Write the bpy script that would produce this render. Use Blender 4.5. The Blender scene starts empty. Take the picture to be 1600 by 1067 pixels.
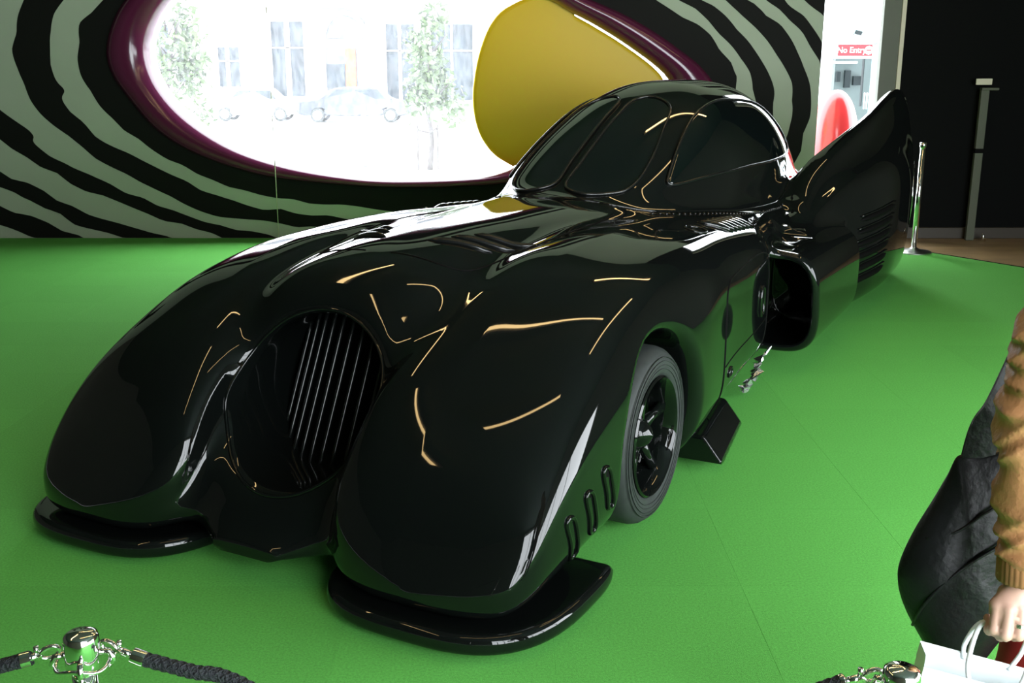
import bpy, bmesh, math, random
import numpy as np

# ------------------------------------------------------------------ camera, world, light, exposure
sc = bpy.context.scene
C = sc.collection
F_PX, PITCH, CAM_H = 1650.0, math.radians(14.3), 1.7
cam_d = bpy.data.cameras.new('camera')
cam_d.sensor_width = 36.0
cam_d.lens = 36.0 * F_PX / 1600.0
cam_d.clip_start = 0.05
cam_d.clip_end = 400
cam = bpy.data.objects.new('camera', cam_d)
cam.location = (0, 0, CAM_H)
cam.rotation_euler = (math.pi / 2 - PITCH, 0, 0)
C.objects.link(cam)
sc.camera = cam

world = bpy.data.worlds.new('overcast_sky')
sc.world = world
world.use_nodes = True
bg = world.node_tree.nodes['Background']
bg.inputs[0].default_value = (0.90, 0.96, 1.0, 1)
bg.inputs[1].default_value = 13.0

vs = sc.view_settings
vs.view_transform = 'Standard'
vs.look = 'None'
vs.gamma = 1.0
vs.exposure = 0.18
vs.use_curve_mapping = False
sc.cycles.use_denoising = True
sc.cycles.max_bounces = 8
sc.cycles.transparent_max_bounces = 12
sc.cycles.caustics_reflective = False
sc.cycles.sample_clamp_indirect = 6.0

def portal(name, loc, rot, sx, sy):
    l = bpy.data.lights.new(name, 'AREA')
    l.shape = 'RECTANGLE'; l.size = sx; l.size_y = sy
    l.cycles.is_portal = True
    o = bpy.data.objects.new(name, l)
    o.location = loc; o.rotation_euler = rot
    C.objects.link(o)
# daylight enters through three glazed openings of the hall: one beside and one behind the camera, and the oval
portal('daylight_side_opening', (5.65, 1.35, 1.4), (0, math.pi / 2, 0), 2.5, 6.1)
portal('daylight_entrance_opening', (3.1, -1.95, 2.2), (math.pi / 2, 0, 0), 4.6, 4.1)
portal('daylight_oval_opening', (-1.05, 11.6, 1.75), (-math.pi / 2, 0, 0), 5.4, 2.6)

rng = np.random.default_rng(5)
random.seed(5)

# ------------------------------------------------------------------ helpers
def ray(x, y):
    u = (x - 800) / F_PX; v = (533.5 - y) / F_PX
    return np.array([u, math.cos(PITCH) + v * math.sin(PITCH), -math.sin(PITCH) + v * math.cos(PITCH)])
def at(x, y, Y):
    d = ray(x, y); return np.array([0, 0, CAM_H]) + d * (Y / d[1])
def atz(x, y, z):
    d = ray(x, y); return np.array([0, 0, CAM_H]) + d * ((z - CAM_H) / d[2])

def sset(n, key, val):
    if key in n.inputs: n.inputs[key].default_value = val

def mat(name, col, rough=0.5, metal=0.0, spec=0.5, noise=None, bump=None, coat=0.0, coat_rough=0.03, var=0.0):
    """Principled material; noise=(scale, amount) mottles the colour, bump=(scale, strength) gives fine relief."""
    m = bpy.data.materials.new(name); m.use_nodes = True
    nt = m.node_tree; b = nt.nodes['Principled BSDF']
    b.inputs['Base Color'].default_value = (*col, 1)
    b.inputs['Roughness'].default_value = rough
    b.inputs['Metallic'].default_value = metal
    sset(b, 'Specular IOR Level', spec); sset(b, 'Coat Weight', coat); sset(b, 'Coat Roughness', coat_rough)
    tc = nt.nodes.new('ShaderNodeTexCoord')
    if noise or var:
        sc_, am = noise if noise else (5, 0)
        nz = nt.nodes.new('ShaderNodeTexNoise'); nz.inputs['Scale'].default_value = sc_; nz.inputs['Detail'].default_value = 6
        nt.links.new(tc.outputs['Object'], nz.inputs['Vector'])
        mr = nt.nodes.new('ShaderNodeMapRange')
        mr.inputs['From Min'].default_value = 0.25; mr.inputs['From Max'].default_value = 0.75
        mr.inputs['To Min'].default_value = 1 - am; mr.inputs['To Max'].default_value = 1 + am
        nt.links.new(nz.outputs[0], mr.inputs['Value'])
        out = mr.outputs[0]
        if var:
            oi = nt.nodes.new('ShaderNodeObjectInfo')
            m2 = nt.nodes.new('ShaderNodeMapRange'); m2.inputs['To Min'].default_value = 1 - var; m2.inputs['To Max'].default_value = 1 + var
            nt.links.new(oi.outputs['Random'], m2.inputs['Value'])
            mm = nt.nodes.new('ShaderNodeMath'); mm.operation = 'MULTIPLY'
            nt.links.new(out, mm.inputs[0]); nt.links.new(m2.outputs[0], mm.inputs[1]); out = mm.outputs[0]
        vm = nt.nodes.new('ShaderNodeVectorMath'); vm.operation = 'SCALE'
        vm.inputs[0].default_value = col
        nt.links.new(out, vm.inputs['Scale']); nt.links.new(vm.outputs[0], b.inputs['Base Color'])
    if bump:
        n2 = nt.nodes.new('ShaderNodeTexNoise'); n2.inputs['Scale'].default_value = bump[0]; n2.inputs['Detail'].default_value = 3
        nt.links.new(tc.outputs['Object'], n2.inputs['Vector'])
        bp = nt.nodes.new('ShaderNodeBump'); bp.inputs['Strength'].default_value = bump[1]; bp.inputs['Distance'].default_value = 0.01
        nt.links.new(n2.outputs[0], bp.inputs['Height']); nt.links.new(bp.outputs[0], b.inputs['Normal'])
    return m

def emit(name, col, s):
    m = bpy.data.materials.new(name); m.use_nodes = True
    b = m.node_tree.nodes['Principled BSDF']
    b.inputs['Base Color'].default_value = (*col, 1)
    b.inputs['Emission Color'].default_value = (*col, 1); b.inputs['Emission Strength'].default_value = s
    return m

def ob(name, verts, faces, m, parent=None, smooth=False, normals=None):
    me = bpy.data.meshes.new(name)
    me.from_pydata([tuple(map(float, v)) for v in verts], [], [tuple(map(int, f)) for f in faces])
    if smooth: me.shade_smooth()
    if normals is not None: me.normals_split_custom_set_from_vertices([tuple(map(float, n)) for n in normals])
    me.materials.append(m)
    o = bpy.data.objects.new(name, me); C.objects.link(o)
    if parent: o.parent = parent
    return o

def empty(name, loc=(0, 0, 0), rz=0.0):
    o = bpy.data.objects.new(name, None); o.location = tuple(map(float, loc)); o.rotation_euler = (0, 0, rz)
    o.empty_display_size = 0.1; C.objects.link(o); return o

def tag(o, label, cat, group=None, kind=None):
    o['label'] = label; o['category'] = cat
    if group: o['group'] = group
    if kind: o['kind'] = kind
    return o
def structure(o, label=None):
    o['kind'] = 'structure'
    if label: o['label'] = label
    return o

class MB:
    """collects shapes into one mesh"""
    def __init__(self): self.v = []; self.f = []
    def add(self, v, f):
        n = len(self.v); self.v += [tuple(map(float, p)) for p in v]; self.f += [tuple(i + n for i in q) for q in f]; return self
    def box(self, x0, x1, y0, y1, z0, z1):
        v = [(x, y, z) for z in (z0, z1) for y in (y0, y1) for x in (x0, x1)]
        return self.add(v, [(0, 2, 3, 1), (4, 5, 7, 6), (0, 1, 5, 4), (2, 6, 7, 3), (0, 4, 6, 2), (1, 3, 7, 5)])
    def bevbox(self, x0, x1, y0, y1, z0, z1, b=0.004):
        v = []
        for z, i in ((z0, b), (z0 + b, 0), (z1 - b, 0), (z1, b)):
            v += [(x0 + i, y0 + i, z), (x1 - i, y0 + i, z), (x1 - i, y1 - i, z), (x0 + i, y1 - i, z)]
        f = [(3, 2, 1, 0), (12, 13, 14, 15)]
        for k in range(3):
            for j in range(4): f.append((k * 4 + j, k * 4 + (j + 1) % 4, k * 4 + 4 + (j + 1) % 4, k * 4 + 4 + j))
        return self.add(v, f)
    def tube(self, path, r, n=10, closed=False, cap=True):
        P = np.array(path, float); N = len(P)
        R = np.full(N, r) if np.isscalar(r) else np.array(r, float)
        if closed: T = np.roll(P, -1, 0) - np.roll(P, 1, 0)
        else: T = np.gradient(P, axis=0)
        T /= np.linalg.norm(T, axis=1)[:, None] + 1e-12
        up = np.array([0, 0, 1.0]) if abs(T[0][2]) < 0.9 else np.array([1.0, 0, 0])
        v = []; a = None
        for i in range(N):
            a = np.cross(T[i], up) if a is None else a - T[i] * (a @ T[i])
            a = a / (np.linalg.norm(a) + 1e-12); b = np.cross(T[i], a)
            for k in range(n):
                t = 2 * math.pi * k / n; v.append(P[i] + R[i] * (math.cos(t) * a + math.sin(t) * b))
        f = []
        for i in range(N if closed else N - 1):
            j = (i + 1) % N
            for k in range(n): f.append((i * n + k, i * n + (k + 1) % n, j * n + (k + 1) % n, j * n + k))
        if cap and not closed: f += [tuple(range(n - 1, -1, -1)), tuple((N - 1) * n + k for k in range(n))]
        return self.add(v, f)
    def lathe(self, prof, n=24, c=(0, 0, 0), axis='z'):
        v = []; f = []; M = len(prof)
        for r, h in prof:
            for k in range(n):
                t = 2 * math.pi * k / n; p = (r * math.cos(t), r * math.sin(t), h)
                if axis == 'y': p = (p[0], p[2], p[1])
                if axis == 'x': p = (p[2], p[0], p[1])
                v.append((p[0] + c[0], p[1] + c[1], p[2] + c[2]))
        for i in range(M - 1):
            for k in range(n): f.append((i * n + k, i * n + (k + 1) % n, (i + 1) * n + (k + 1) % n, (i + 1) * n + k))
        if prof[0][0] > 1e-6: f.append(tuple(range(n - 1, -1, -1)))
        if prof[-1][0] > 1e-6: f.append(tuple((M - 1) * n + k for k in range(n)))
        return self.add(v, f)
    def prism(self, loops, mp, d):
        """2D loops (first outer, others holes) filled, mapped by mp(u, v, w) at w=0 and w=d"""
        bm = bmesh.new(); es = []; lv = []
        for L in loops:
            vs_ = [bm.verts.new((p[0], p[1], 0)) for p in L]; lv.append(vs_)
            es += [bm.edges.new((vs_[i], vs_[(i + 1) % len(vs_)])) for i in range(len(vs_))]
        bmesh.ops.triangle_fill(bm, use_beauty=True, use_dissolve=False, edges=es)
        bm.verts.index_update(); bm.verts.ensure_lookup_table()
        n = len(bm.verts); base = [(q.co.x, q.co.y) for q in bm.verts]
        tri = [tuple(x.index for x in fc.verts) for fc in bm.faces]
        v = [mp(a, b, 0) for a, b in base] + [mp(a, b, d) for a, b in base]
        f = [t for t in tri] + [tuple(i + n for i in reversed(t)) for t in tri]
        k = 0
        for L in loops:
            for i in range(len(L)):
                a, b = k + i, k + (i + 1) % len(L); f.append((b, a, a + n, b + n))
            k += len(L)
        bm.free(); return self.add(v, f)
    def build(self, name, m, parent=None, smooth=False, angle=None):
        o = ob(name, self.v, self.f, m, parent, smooth)
        bm = bmesh.new(); bm.from_mesh(o.data); bmesh.ops.recalc_face_normals(bm, faces=bm.faces); bm.to_mesh(o.data); bm.free()
        if angle is not None:
            o.data.shade_smooth(); o.data.set_sharp_from_angle(angle=math.radians(angle))
        return o

def catmull(pts, per=10, closed=False):
    P = np.array(pts, float); N = len(P); out = []
    for i in range(N if closed else N - 1):
        p1, p2 = P[i], P[(i + 1) % N]
        p0 = P[i - 1] if (closed or i > 0) else 2 * p1 - p2
        p3 = P[(i + 2) % N] if (closed or i + 2 < N) else 2 * p2 - p1
        for k in range(per):
            t = k / per
            out.append(0.5 * ((2 * p1) + (-p0 + p2) * t + (2 * p0 - 5 * p1 + 4 * p2 - p3) * t * t + (-p0 + 3 * p1 - 3 * p2 + p3) * t ** 3))
    if not closed: out.append(P[-1])
    return np.array(out)

def surface_nets(f, lo, hi, h, newton=3, mirror=False):
    """mesh of the zero level of f(x, y, z); vertices pulled onto the surface, normals from the gradient"""
    lo = np.array(lo, float); n = np.ceil((np.array(hi) - lo) / h).astype(int) + 1
    ax = [(lo[i] + h * np.arange(n[i])).astype(np.float32) for i in range(3)]
    D = np.empty(tuple(n), np.float32)
    for i0 in range(0, n[0], 40):
        if mirror:                       # symmetric about y = 0: evaluate one half
            half = n[1] // 2
            X, Y, Z = np.meshgrid(ax[0][i0:i0 + 40], ax[1][half:], ax[2], indexing='ij')
            D[i0:i0 + 40, half:] = f(X, Y, Z); D[i0:i0 + 40, :half] = D[i0:i0 + 40, n[1] - half:][:, ::-1]
        else:
            X, Y, Z = np.meshgrid(ax[0][i0:i0 + 40], ax[1], ax[2], indexing='ij')
            D[i0:i0 + 40] = f(X, Y, Z)
    S = D < 0
    cnt = np.zeros(tuple(n - 1), np.int8)
    for a in (0, 1):
        for b in (0, 1):
            for c in (0, 1):
                cnt += S[a:n[0] - 1 + a, b:n[1] - 1 + b, c:n[2] - 1 + c]
    act = (cnt > 0) & (cnt < 8)
    idx = -np.ones(act.shape, np.int64); cells = np.argwhere(act); idx[act] = np.arange(len(cells))
    P = lo + h * (cells + 0.5)
    def val(q): return f(q[:, 0], q[:, 1], q[:, 2])
    def grad(q, e=0.3 * h):
        g = np.stack([(val(q + e * np.eye(3)[i]) - val(q - e * np.eye(3)[i])) / (2 * e) for i in range(3)], 1)
        return g
    for _ in range(newton):
        g = grad(P); d = val(P)
        st = g * (d / (np.sum(g * g, 1) + 1e-6))[:, None]
        L = np.linalg.norm(st, axis=1); st *= np.minimum(1, 0.7 * h / (L + 1e-9))[:, None]
        P = P - st
    N = grad(P, 0.5 * h); N /= np.linalg.norm(N, axis=1)[:, None] + 1e-9
    F = []
    for axx in range(3):
        b, c = [(1, 2), (2, 0), (0, 1)][axx]
        sl0 = [slice(None)] * 3; sl1 = [slice(None)] * 3; sl0[axx] = slice(0, -1); sl1[axx] = slice(1, None)
        s0, s1 = S[tuple(sl0)], S[tuple(sl1)]
        E = np.argwhere(s0 != s1)
        E = E[(E[:, b] > 0) & (E[:, c] > 0) & (E[:, b] < n[b] - 1) & (E[:, c] < n[c] - 1)]
        if len(E) == 0: continue
        flip = s0[tuple(E.T)]
        db = np.zeros(3, int); db[b] = 1; dc = np.zeros(3, int); dc[c] = 1
        q = np.stack([idx[tuple((E - db - dc).T)], idx[tuple((E - dc).T)], idx[tuple(E.T)], idx[tuple((E - db).T)]], 1)
        q[~flip] = q[~flip][:, ::-1]
        F.append(q)
    F = np.concatenate(F)
    return P, F, N

def sdf_obj(name, f, lo, hi, h, m, parent=None, mirror=False):
    P, F, N = surface_nets(f, lo, hi, h, 5, mirror)
    return ob(name, P, F, m, parent, True, N)

def smin(a, b, k):
    h = np.clip(0.5 + 0.5 * (b - a) / k, 0, 1)
    return b + (a - b) * h - k * h * (1 - h)
def smax(a, b, k): return -smin(-a, -b, k)

def capsule(X, Y, Z, a, b, ra, rb):
    a = np.array(a, float); b = np.array(b, float); d = b - a; L2 = d @ d + 1e-12
    t = np.clip(((X - a[0]) * d[0] + (Y - a[1]) * d[1] + (Z - a[2]) * d[2]) / L2, 0, 1)
    return np.sqrt((X - a[0] - t * d[0]) ** 2 + (Y - a[1] - t * d[1]) ** 2 + (Z - a[2] - t * d[2]) ** 2) - (ra + (rb - ra) * t)
def ellip(X, Y, Z, c, r):
    q = np.sqrt(((X - c[0]) / r[0]) ** 2 + ((Y - c[1]) / r[1]) ** 2 + ((Z - c[2]) / r[2]) ** 2)
    return (q - 1) * min(r)

# ------------------------------------------------------------------ materials
M = {}
M['carpet'] = mat('green_carpet', (0.13, 0.50, 0.092), 0.95, spec=0.15, noise=(130, 0.2), bump=(420, 0.6), var=0.03)
M['underlay'] = mat('carpet_underlay', (0.105, 0.42, 0.065), 0.95, spec=0.1)
M['timber'] = mat('timber_floor', (0.30, 0.20, 0.10), 0.45, noise=(3, 0.25), var=0.1)
M['wallpaint'] = mat('pale_wall_paint', (0.36, 0.43, 0.335), 0.7, spec=0.2, noise=(2, 0.04))
M['stripe'] = mat('black_wall_paint', (0.005, 0.006, 0.005), 0.7, spec=0.15)
M['darkwall'] = mat('black_partition', (0.004, 0.0045, 0.0045), 0.9, spec=0.1)
M['ceiling'] = mat('dark_ceiling', (0.07, 0.085, 0.08), 0.9, spec=0.1)
M['hallwall'] = mat('hall_wall', (0.10, 0.10, 0.085), 0.8, spec=0.2)
M['jamb'] = mat('grey_green_jamb', (0.075, 0.085, 0.055), 0.5, noise=(3, 0.06))
M['purple'] = mat('purple_gloss', (0.085, 0.012, 0.042), 0.16, coat=0.15)
M['yellow'] = mat('yellow_gloss', (0.70, 0.47, 0.008), 0.38, spec=0.25)
M['paint'] = mat('black_car_paint', (0.0035, 0.0045, 0.0042), 0.03, spec=0.42)
M['trimblack'] = mat('satin_black_trim', (0.006, 0.007, 0.007), 0.22)
M['gap'] = mat('panel_gap_black', (0.001, 0.001, 0.001), 0.7, spec=0.1)
M['carglass'] = mat('tinted_car_glass', (0.002, 0.004, 0.004), 0.015, coat=0.5)
M['rubber'] = mat('tyre_rubber', (0.022, 0.026, 0.025), 0.62, spec=0.35, noise=(30, 0.2))
M['chrome'] = mat('chrome', (0.78, 0.78, 0.76), 0.07, metal=1.0)
M['brushed'] = mat('brushed_steel', (0.5, 0.5, 0.48), 0.3, metal=1.0)
M['rope'] = mat('black_braided_rope', (0.010, 0.013, 0.016), 0.7, bump=(300, 0.8))
M['foil'] = mat('silver_foil', (0.75, 0.77, 0.76), 0.2, metal=0.9)
M['jacket'] = mat('tan_leather', (0.40, 0.19, 0.08), 0.42, noise=(18, 0.18), bump=(90, 0.25))
M['cuff'] = mat('brown_rib_knit', (0.28, 0.13, 0.045), 0.8, noise=(60, 0.15))
M['skin'] = mat('skin', (0.52, 0.31, 0.24), 0.45, noise=(25, 0.08))
M['hair'] = mat('dark_hair', (0.03, 0.018, 0.01), 0.45)
M['red'] = mat('red_cloth', (0.30, 0.006, 0.008), 0.8, noise=(40, 0.15))
M['shoe'] = mat('black_shoe', (0.01, 0.01, 0.01), 0.4)
M['bag'] = mat('black_leather', (0.006, 0.0065, 0.007), 0.42, spec=0.22, noise=(12, 0.3), bump=(60, 0.2))
M['paper'] = mat('white_paper', (0.80, 0.86, 0.87), 0.5)
M['silver'] = mat('silver_ring', (0.85, 0.83, 0.78), 0.15, metal=1.0)
M['card'] = mat('cream_card', (0.62, 0.58, 0.45), 0.6)
M['lamp'] = emit('warm_tube', (1.0, 0.68, 0.30), 15.0)
M['lampbody'] = mat('lamp_housing', (0.05, 0.05, 0.05), 0.5)
M['street'] = mat('wet_asphalt', (0.62, 0.63, 0.65), 0.35, noise=(0.6, 0.08))
M['stone'] = mat('pale_stone', (0.82, 0.80, 0.78), 0.8, noise=(0.7, 0.05))
M['stone2'] = mat('grey_stone', (0.3, 0.3, 0.3), 0.8, noise=(0.7, 0.05))
M['shopglass'] = mat('shop_glass', (0.02, 0.028, 0.036), 0.3, spec=0.3, noise=(1.5, 0.5))
M['shopgrey'] = mat('shop_grey', (0.06, 0.066, 0.075), 0.5, noise=(1.5, 0.4))
M['orange'] = mat('orange_panel', (0.30, 0.05, 0.012), 0.6)
M['carwhite'] = mat('pale_car_paint', (0.80, 0.81, 0.83), 0.2, coat=0.5)
M['cardark'] = mat('dark_car_paint', (0.02, 0.025, 0.035), 0.25)
M['leaf'] = mat('tree_leaf', (0.04, 0.07, 0.018), 0.6, noise=(2, 0.3))
M['bark'] = mat('bark', (0.04, 0.033, 0.03), 0.8)
M['pole'] = mat('pale_metal_pole', (0.10, 0.10, 0.11), 0.5)
M['signred'] = mat('red_sign', (0.16, 0.012, 0.016), 0.6, spec=0.2)
M['signwhite'] = mat('white_sign', (0.85, 0.85, 0.85), 0.5)
M['redgloss'] = mat('red_gloss', (0.36, 0.022, 0.024), 0.18)
M['porch'] = mat('porch_white', (0.85, 0.90, 0.90), 0.7)
M['teal'] = mat('porch_soffit', (0.12, 0.17, 0.17), 0.6)
M['booth'] = mat('booth_grey', (0.03, 0.042, 0.042), 0.6)
M['boothdark'] = mat('booth_dark', (0.004, 0.007, 0.008), 0.6, spec=0.2)

def wet_glass():
    m = bpy.data.materials.new('rain_streaked_glass'); m.use_nodes = True
    nt = m.node_tree; nt.nodes.clear()
    out = nt.nodes.new('ShaderNodeOutputMaterial')
    tr = nt.nodes.new('ShaderNodeBsdfTransparent'); tl = nt.nodes.new('ShaderNodeBsdfTranslucent')
    tl.inputs[0].default_value = (0.93, 0.92, 0.97, 1)
    gl = nt.nodes.new('ShaderNodeBsdfGlossy'); gl.inputs['Roughness'].default_value = 0.02
    mx = nt.nodes.new('ShaderNodeMixShader'); mg = nt.nodes.new('ShaderNodeMixShader'); mg.inputs[0].default_value = 0.04
    tc = nt.nodes.new('ShaderNodeTexCoord'); mp = nt.nodes.new('ShaderNodeMapping'); mp.inputs['Scale'].default_value = (26, 26, 9)
    nz = nt.nodes.new('ShaderNodeTexNoise'); nz.inputs['Scale'].default_value = 1.0; nz.inputs['Detail'].default_value = 5; nz.inputs['Roughness'].default_value = 0.7
    mr = nt.nodes.new('ShaderNodeMapRange'); mr.inputs['From Min'].default_value = 0.35; mr.inputs['From Max'].default_value = 0.7
    mr.inputs['To Min'].default_value = 0.014; mr.inputs['To Max'].default_value = 0.05
    L = nt.links.new
    L(tc.outputs['Object'], mp.inputs[0]); L(mp.outputs[0], nz.inputs['Vector']); L(nz.outputs[0], mr.inputs['Value'])
    L(mr.outputs[0], mx.inputs[0]); L(tr.outputs[0], mx.inputs[1]); L(tl.outputs[0], mx.inputs[2])
    L(mx.outputs[0], mg.inputs[1]); L(gl.outputs[0], mg.inputs[2]); L(mg.outputs[0], out.inputs[0])
    return m
M['wetglass'] = wet_glass()
def clear_glass():
    m = bpy.data.materials.new('clear_glazing'); m.use_nodes = True
    nt = m.node_tree; nt.nodes.clear()
    out = nt.nodes.new('ShaderNodeOutputMaterial')
    tr = nt.nodes.new('ShaderNodeBsdfTransparent'); gl = nt.nodes.new('ShaderNodeBsdfGlossy'); gl.inputs['Roughness'].default_value = 0.0
    mg = nt.nodes.new('ShaderNodeMixShader'); mg.inputs[0].default_value = 0.05
    nt.links.new(tr.outputs[0], mg.inputs[1]); nt.links.new(gl.outputs[0], mg.inputs[2]); nt.links.new(mg.outputs[0], out.inputs[0])
    return m
M['glazing'] = clear_glass()

# ------------------------------------------------------------------ the hall
YW = 11.1          # face of the striped wall
XL, XR, YB, ZC = -8.2, 5.6, -1.9, 4.4
WALL_R = 3.14      # right end of the striped wall
fl = structure(MB().box(XL - .2, XR + .2, YB - .2, YW + .7, -0.20, -0.012).build('floor', M['underlay']))
# carpet tiles laid side by side; the carpet edge runs aslant at the far right where the timber begins
TS = 0.655
tile_me = MB().bevbox(-TS / 2 + .0001, TS / 2 - .0001, -TS / 2 + .0001, TS / 2 - .0001, -.0125, 0, .0006)
E0, E1 = np.array([3.70, 10.75]), np.array([4.60, 9.36])     # carpet edge
def right_of_edge(x, y):
    d = E1 - E0; return d[0] * (y - E0[1]) - d[1] * (x - E0[0])
tile0 = None; k = 0
ys0 = 5.91
def clip_poly(poly, keep):
    out = []
    for i in range(len(poly)):
        a, b = np.array(poly[i]), np.array(poly[(i + 1) % len(poly)])
        da, db = keep(a), keep(b)
        if da >= 0: out.append(a)
        if da * db < 0: out.append(a + (b - a) * da / (da - db))
    return out
big_tile = MB()
for iy in range(-18, 9):
    for ix in range(-14, 11):
        x, y = -0.2 + ix * TS, ys0 + TS / 2 + iy * TS
        if x - TS / 2 < XL or x + TS / 2 > XR or y - TS / 2 < YB or y > YW + .2: continue
        q = TS / 2 - .0001
        y1 = min(y + q, YW - .004)
        poly = clip_poly([(x - q, y - q), (x + q, y - q), (x + q, y1), (x - q, y1)], lambda p: -right_of_edge(p[0], p[1]) - .01)
        if len(poly) < 3: continue
        vis = y > 1.4 and abs(x) < y * .6 + .9
        full = len(poly) == 4 and abs(poly[2][1] - (y + q)) < 1e-6 and abs(poly[0][0] - (x - q)) < 1e-6 and min(-right_of_edge(p[0], p[1]) for p in poly) > .011
        if not vis:
            big_tile.prism([poly], lambda a, b, w: (a, b, -w), .0125); continue
        if full:
            if tile0 is None:
                tile0 = tile_me.build('carpet_tile', M['carpet'], fl); o = tile0
            else:
                o = tile0.copy(); C.objects.link(o)
            o.location = (x, y, 0)
        else:
            o = MB().prism([[(p[0] - x, p[1] - y) for p in poly]], lambda a, b, w: (a, b, -w), .0125).build('carpet_tile', M['carpet'], fl)
            o.location = (x, y, 0)
bt = big_tile.build('carpet_margin', M['carpet'], fl); bt['kind'] = 'stuff'
# timber boards beyond the carpet
for i, y in enumerate(np.arange(9.0, 11.3, .14)):
    x0 = 3.3
    poly = clip_poly([(x0, y), (XR, y), (XR, min(y + .137, 11.3)), (x0, min(y + .137, 11.3))], lambda p: right_of_edge(p[0], p[1]) - .012)
    if len(poly) < 3: continue
    MB().prism([poly], lambda a, b, w: (a, b, -w - .001), .011).build('floorboard', M['timber'], fl)
et = np.array([*E0, 0]); e2 = np.array([*E1, 0]); dd = (e2 - et) / np.linalg.norm(e2 - et)
structure(MB().tube([et - dd * 1.0, e2 + dd * 3.6], .006, 6).build('trim_1', M['trimblack']))

# pixel outlines taken on the wall plane
def wall_pts(px): return [tuple(at(x, y, YW)[[0, 2]]) for x, y in px]
inner_px = [(232, 67), (240, 116), (270, 161), (315, 199), (375, 232), (450, 256), (537, 272), (612, 278), (725, 275), (792, 266), (900, 240), (990, 205), (1040, 165), (1048, 130), (1026, 103), (977, 67), (932, 39), (887, 15), (861, 0), (760, -38), (640, -58), (480, -62), (360, -45), (290, -18), (252, 18)]
outer_px = [(170, 70), (178, 115), (210, 161), (247, 202), (300, 236), (375, 264), (450, 280), (575, 291), (650, 293), (725, 291), (810, 284), (930, 262), (1040, 225), (1105, 180), (1118, 145), (1094, 107), (1060, 79), (1022, 52), (974, 24), (921, 0), (790, -58), (640, -82), (470, -86), (330, -68), (240, -35), (192, 10)]
inner = catmull(wall_pts(inner_px), 8, True); outer = catmull(wall_pts(outer_px), 8, True)
def resample(P, n):
    Q = np.vstack([P, P[:1]]); s = np.concatenate([[0], np.cumsum(np.linalg.norm(np.diff(Q, axis=0), axis=1))])
    u = np.linspace(0, s[-1], n, endpoint=False)
    return np.stack([np.interp(u, s, Q[:, i]) for i in range(2)], 1)
inner = resample(inner, 160); outer = resample(outer, 160)
# align starts (leftmost point)
inner = np.roll(inner, -int(np.argmin(inner[:, 0])), 0); outer = np.roll(outer, -int(np.argmin(outer[:, 0])), 0)
hole = inner + (outer - inner) * 0.45
wb = MB().prism([[(XL, 0), (WALL_R, 0), (WALL_R, ZC), (XL, ZC)], hole], lambda a, b, w: (a, YW + w, b), 0.30)
wall_back = structure(wb.build('wall_back', M['wallpaint']), 'pale wall painted with wavy black stripes around an oval window')
structure(MB().box(WALL_R, XR, YW, YW + .3, 3.1, ZC).build('wall_lintel', M['darkwall']))
jr0, jr1 = 3.735, 3.94
structure(MB().bevbox(jr0, jr1, YW - .02, YW + .06, 0, 3.1, .008).build('trim_2', M['jamb']), 'grey green door jamb beside the bright doorway')
structure(MB().bevbox(jr1 - .03, jr1 + .012, YW - .035, YW - .02, 0, 3.1, .003).build('trim_3', M['card']))
structure(MB().box(jr1, XR, YW, YW + .3, 0, 3.1).build('wall_partition', M['darkwall']), 'black partition wall right of the doorway')
structure(MB().bevbox(jr1 + .02, XR, YW - .03, YW, 0.0, .115, .004).build('baseboard_back', mat('dark_skirting', (0.045, 0.038, 0.028), 0.5)))
structure(MB().box(XL - .2, XR + .2, YB - .2, YW + .3, ZC, ZC + .2).build('ceiling', M['ceiling']))
structure(MB().box(XL - .2, XL, YB - .2, YW + .3, 0, ZC).build('wall_left', M['hallwall']))
# wall beside the camera with a wide glazed opening
wr = MB().prism([[(YB - .2, 0), (YW + .3, 0), (YW + .3, ZC), (YB - .2, ZC)], [(-1.7, .15), (4.4, .15), (4.4, 2.65), (-1.7, 2.65)]], lambda a, b, w: (XR + w, a, b), .2)
structure(wr.build('wall_right', M['hallwall']))
wf = MB().prism([[(XL, 0), (XR, 0), (XR, ZC), (XL, ZC)], [(0.8, .15), (5.4, .15), (5.4, 4.25), (0.8, 4.25)]], lambda a, b, w: (a, YB - w, b), .2)
structure(wf.build('wall_front', M['hallwall']))
def glazed(name, n, x0, x1, z0, z1, place):
    g = empty(name); structure(g)
    for i in range(n + 1):
        u = x0 + (x1 - x0) * i / n
        v = [place(a, b, c) for c in (z0, z1) for b in (-.03, .03) for a in (u - .035, u + .035)]
        MB().add(v, [(0, 2, 3, 1), (4, 5, 7, 6), (0, 1, 5, 4), (2, 6, 7, 3), (0, 4, 6, 2), (1, 3, 7, 5)]).build('mullion', M['trimblack'], g)
    v = [place(a, 0, c) for c in (z0, z1) for a in (x0, x1)]
    ob('pane', v, [(0, 1, 3, 2)], M['glazing'], g)
glazed('window_2', 4, -1.7, 4.4, .15, 2.65, lambda a, b, c: (XR + .1 + b, a, c))
glazed('window_3', 3, 0.8, 5.4, .15, 4.25, lambda a, b, c: (a, YB - .1 + b, c))

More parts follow.
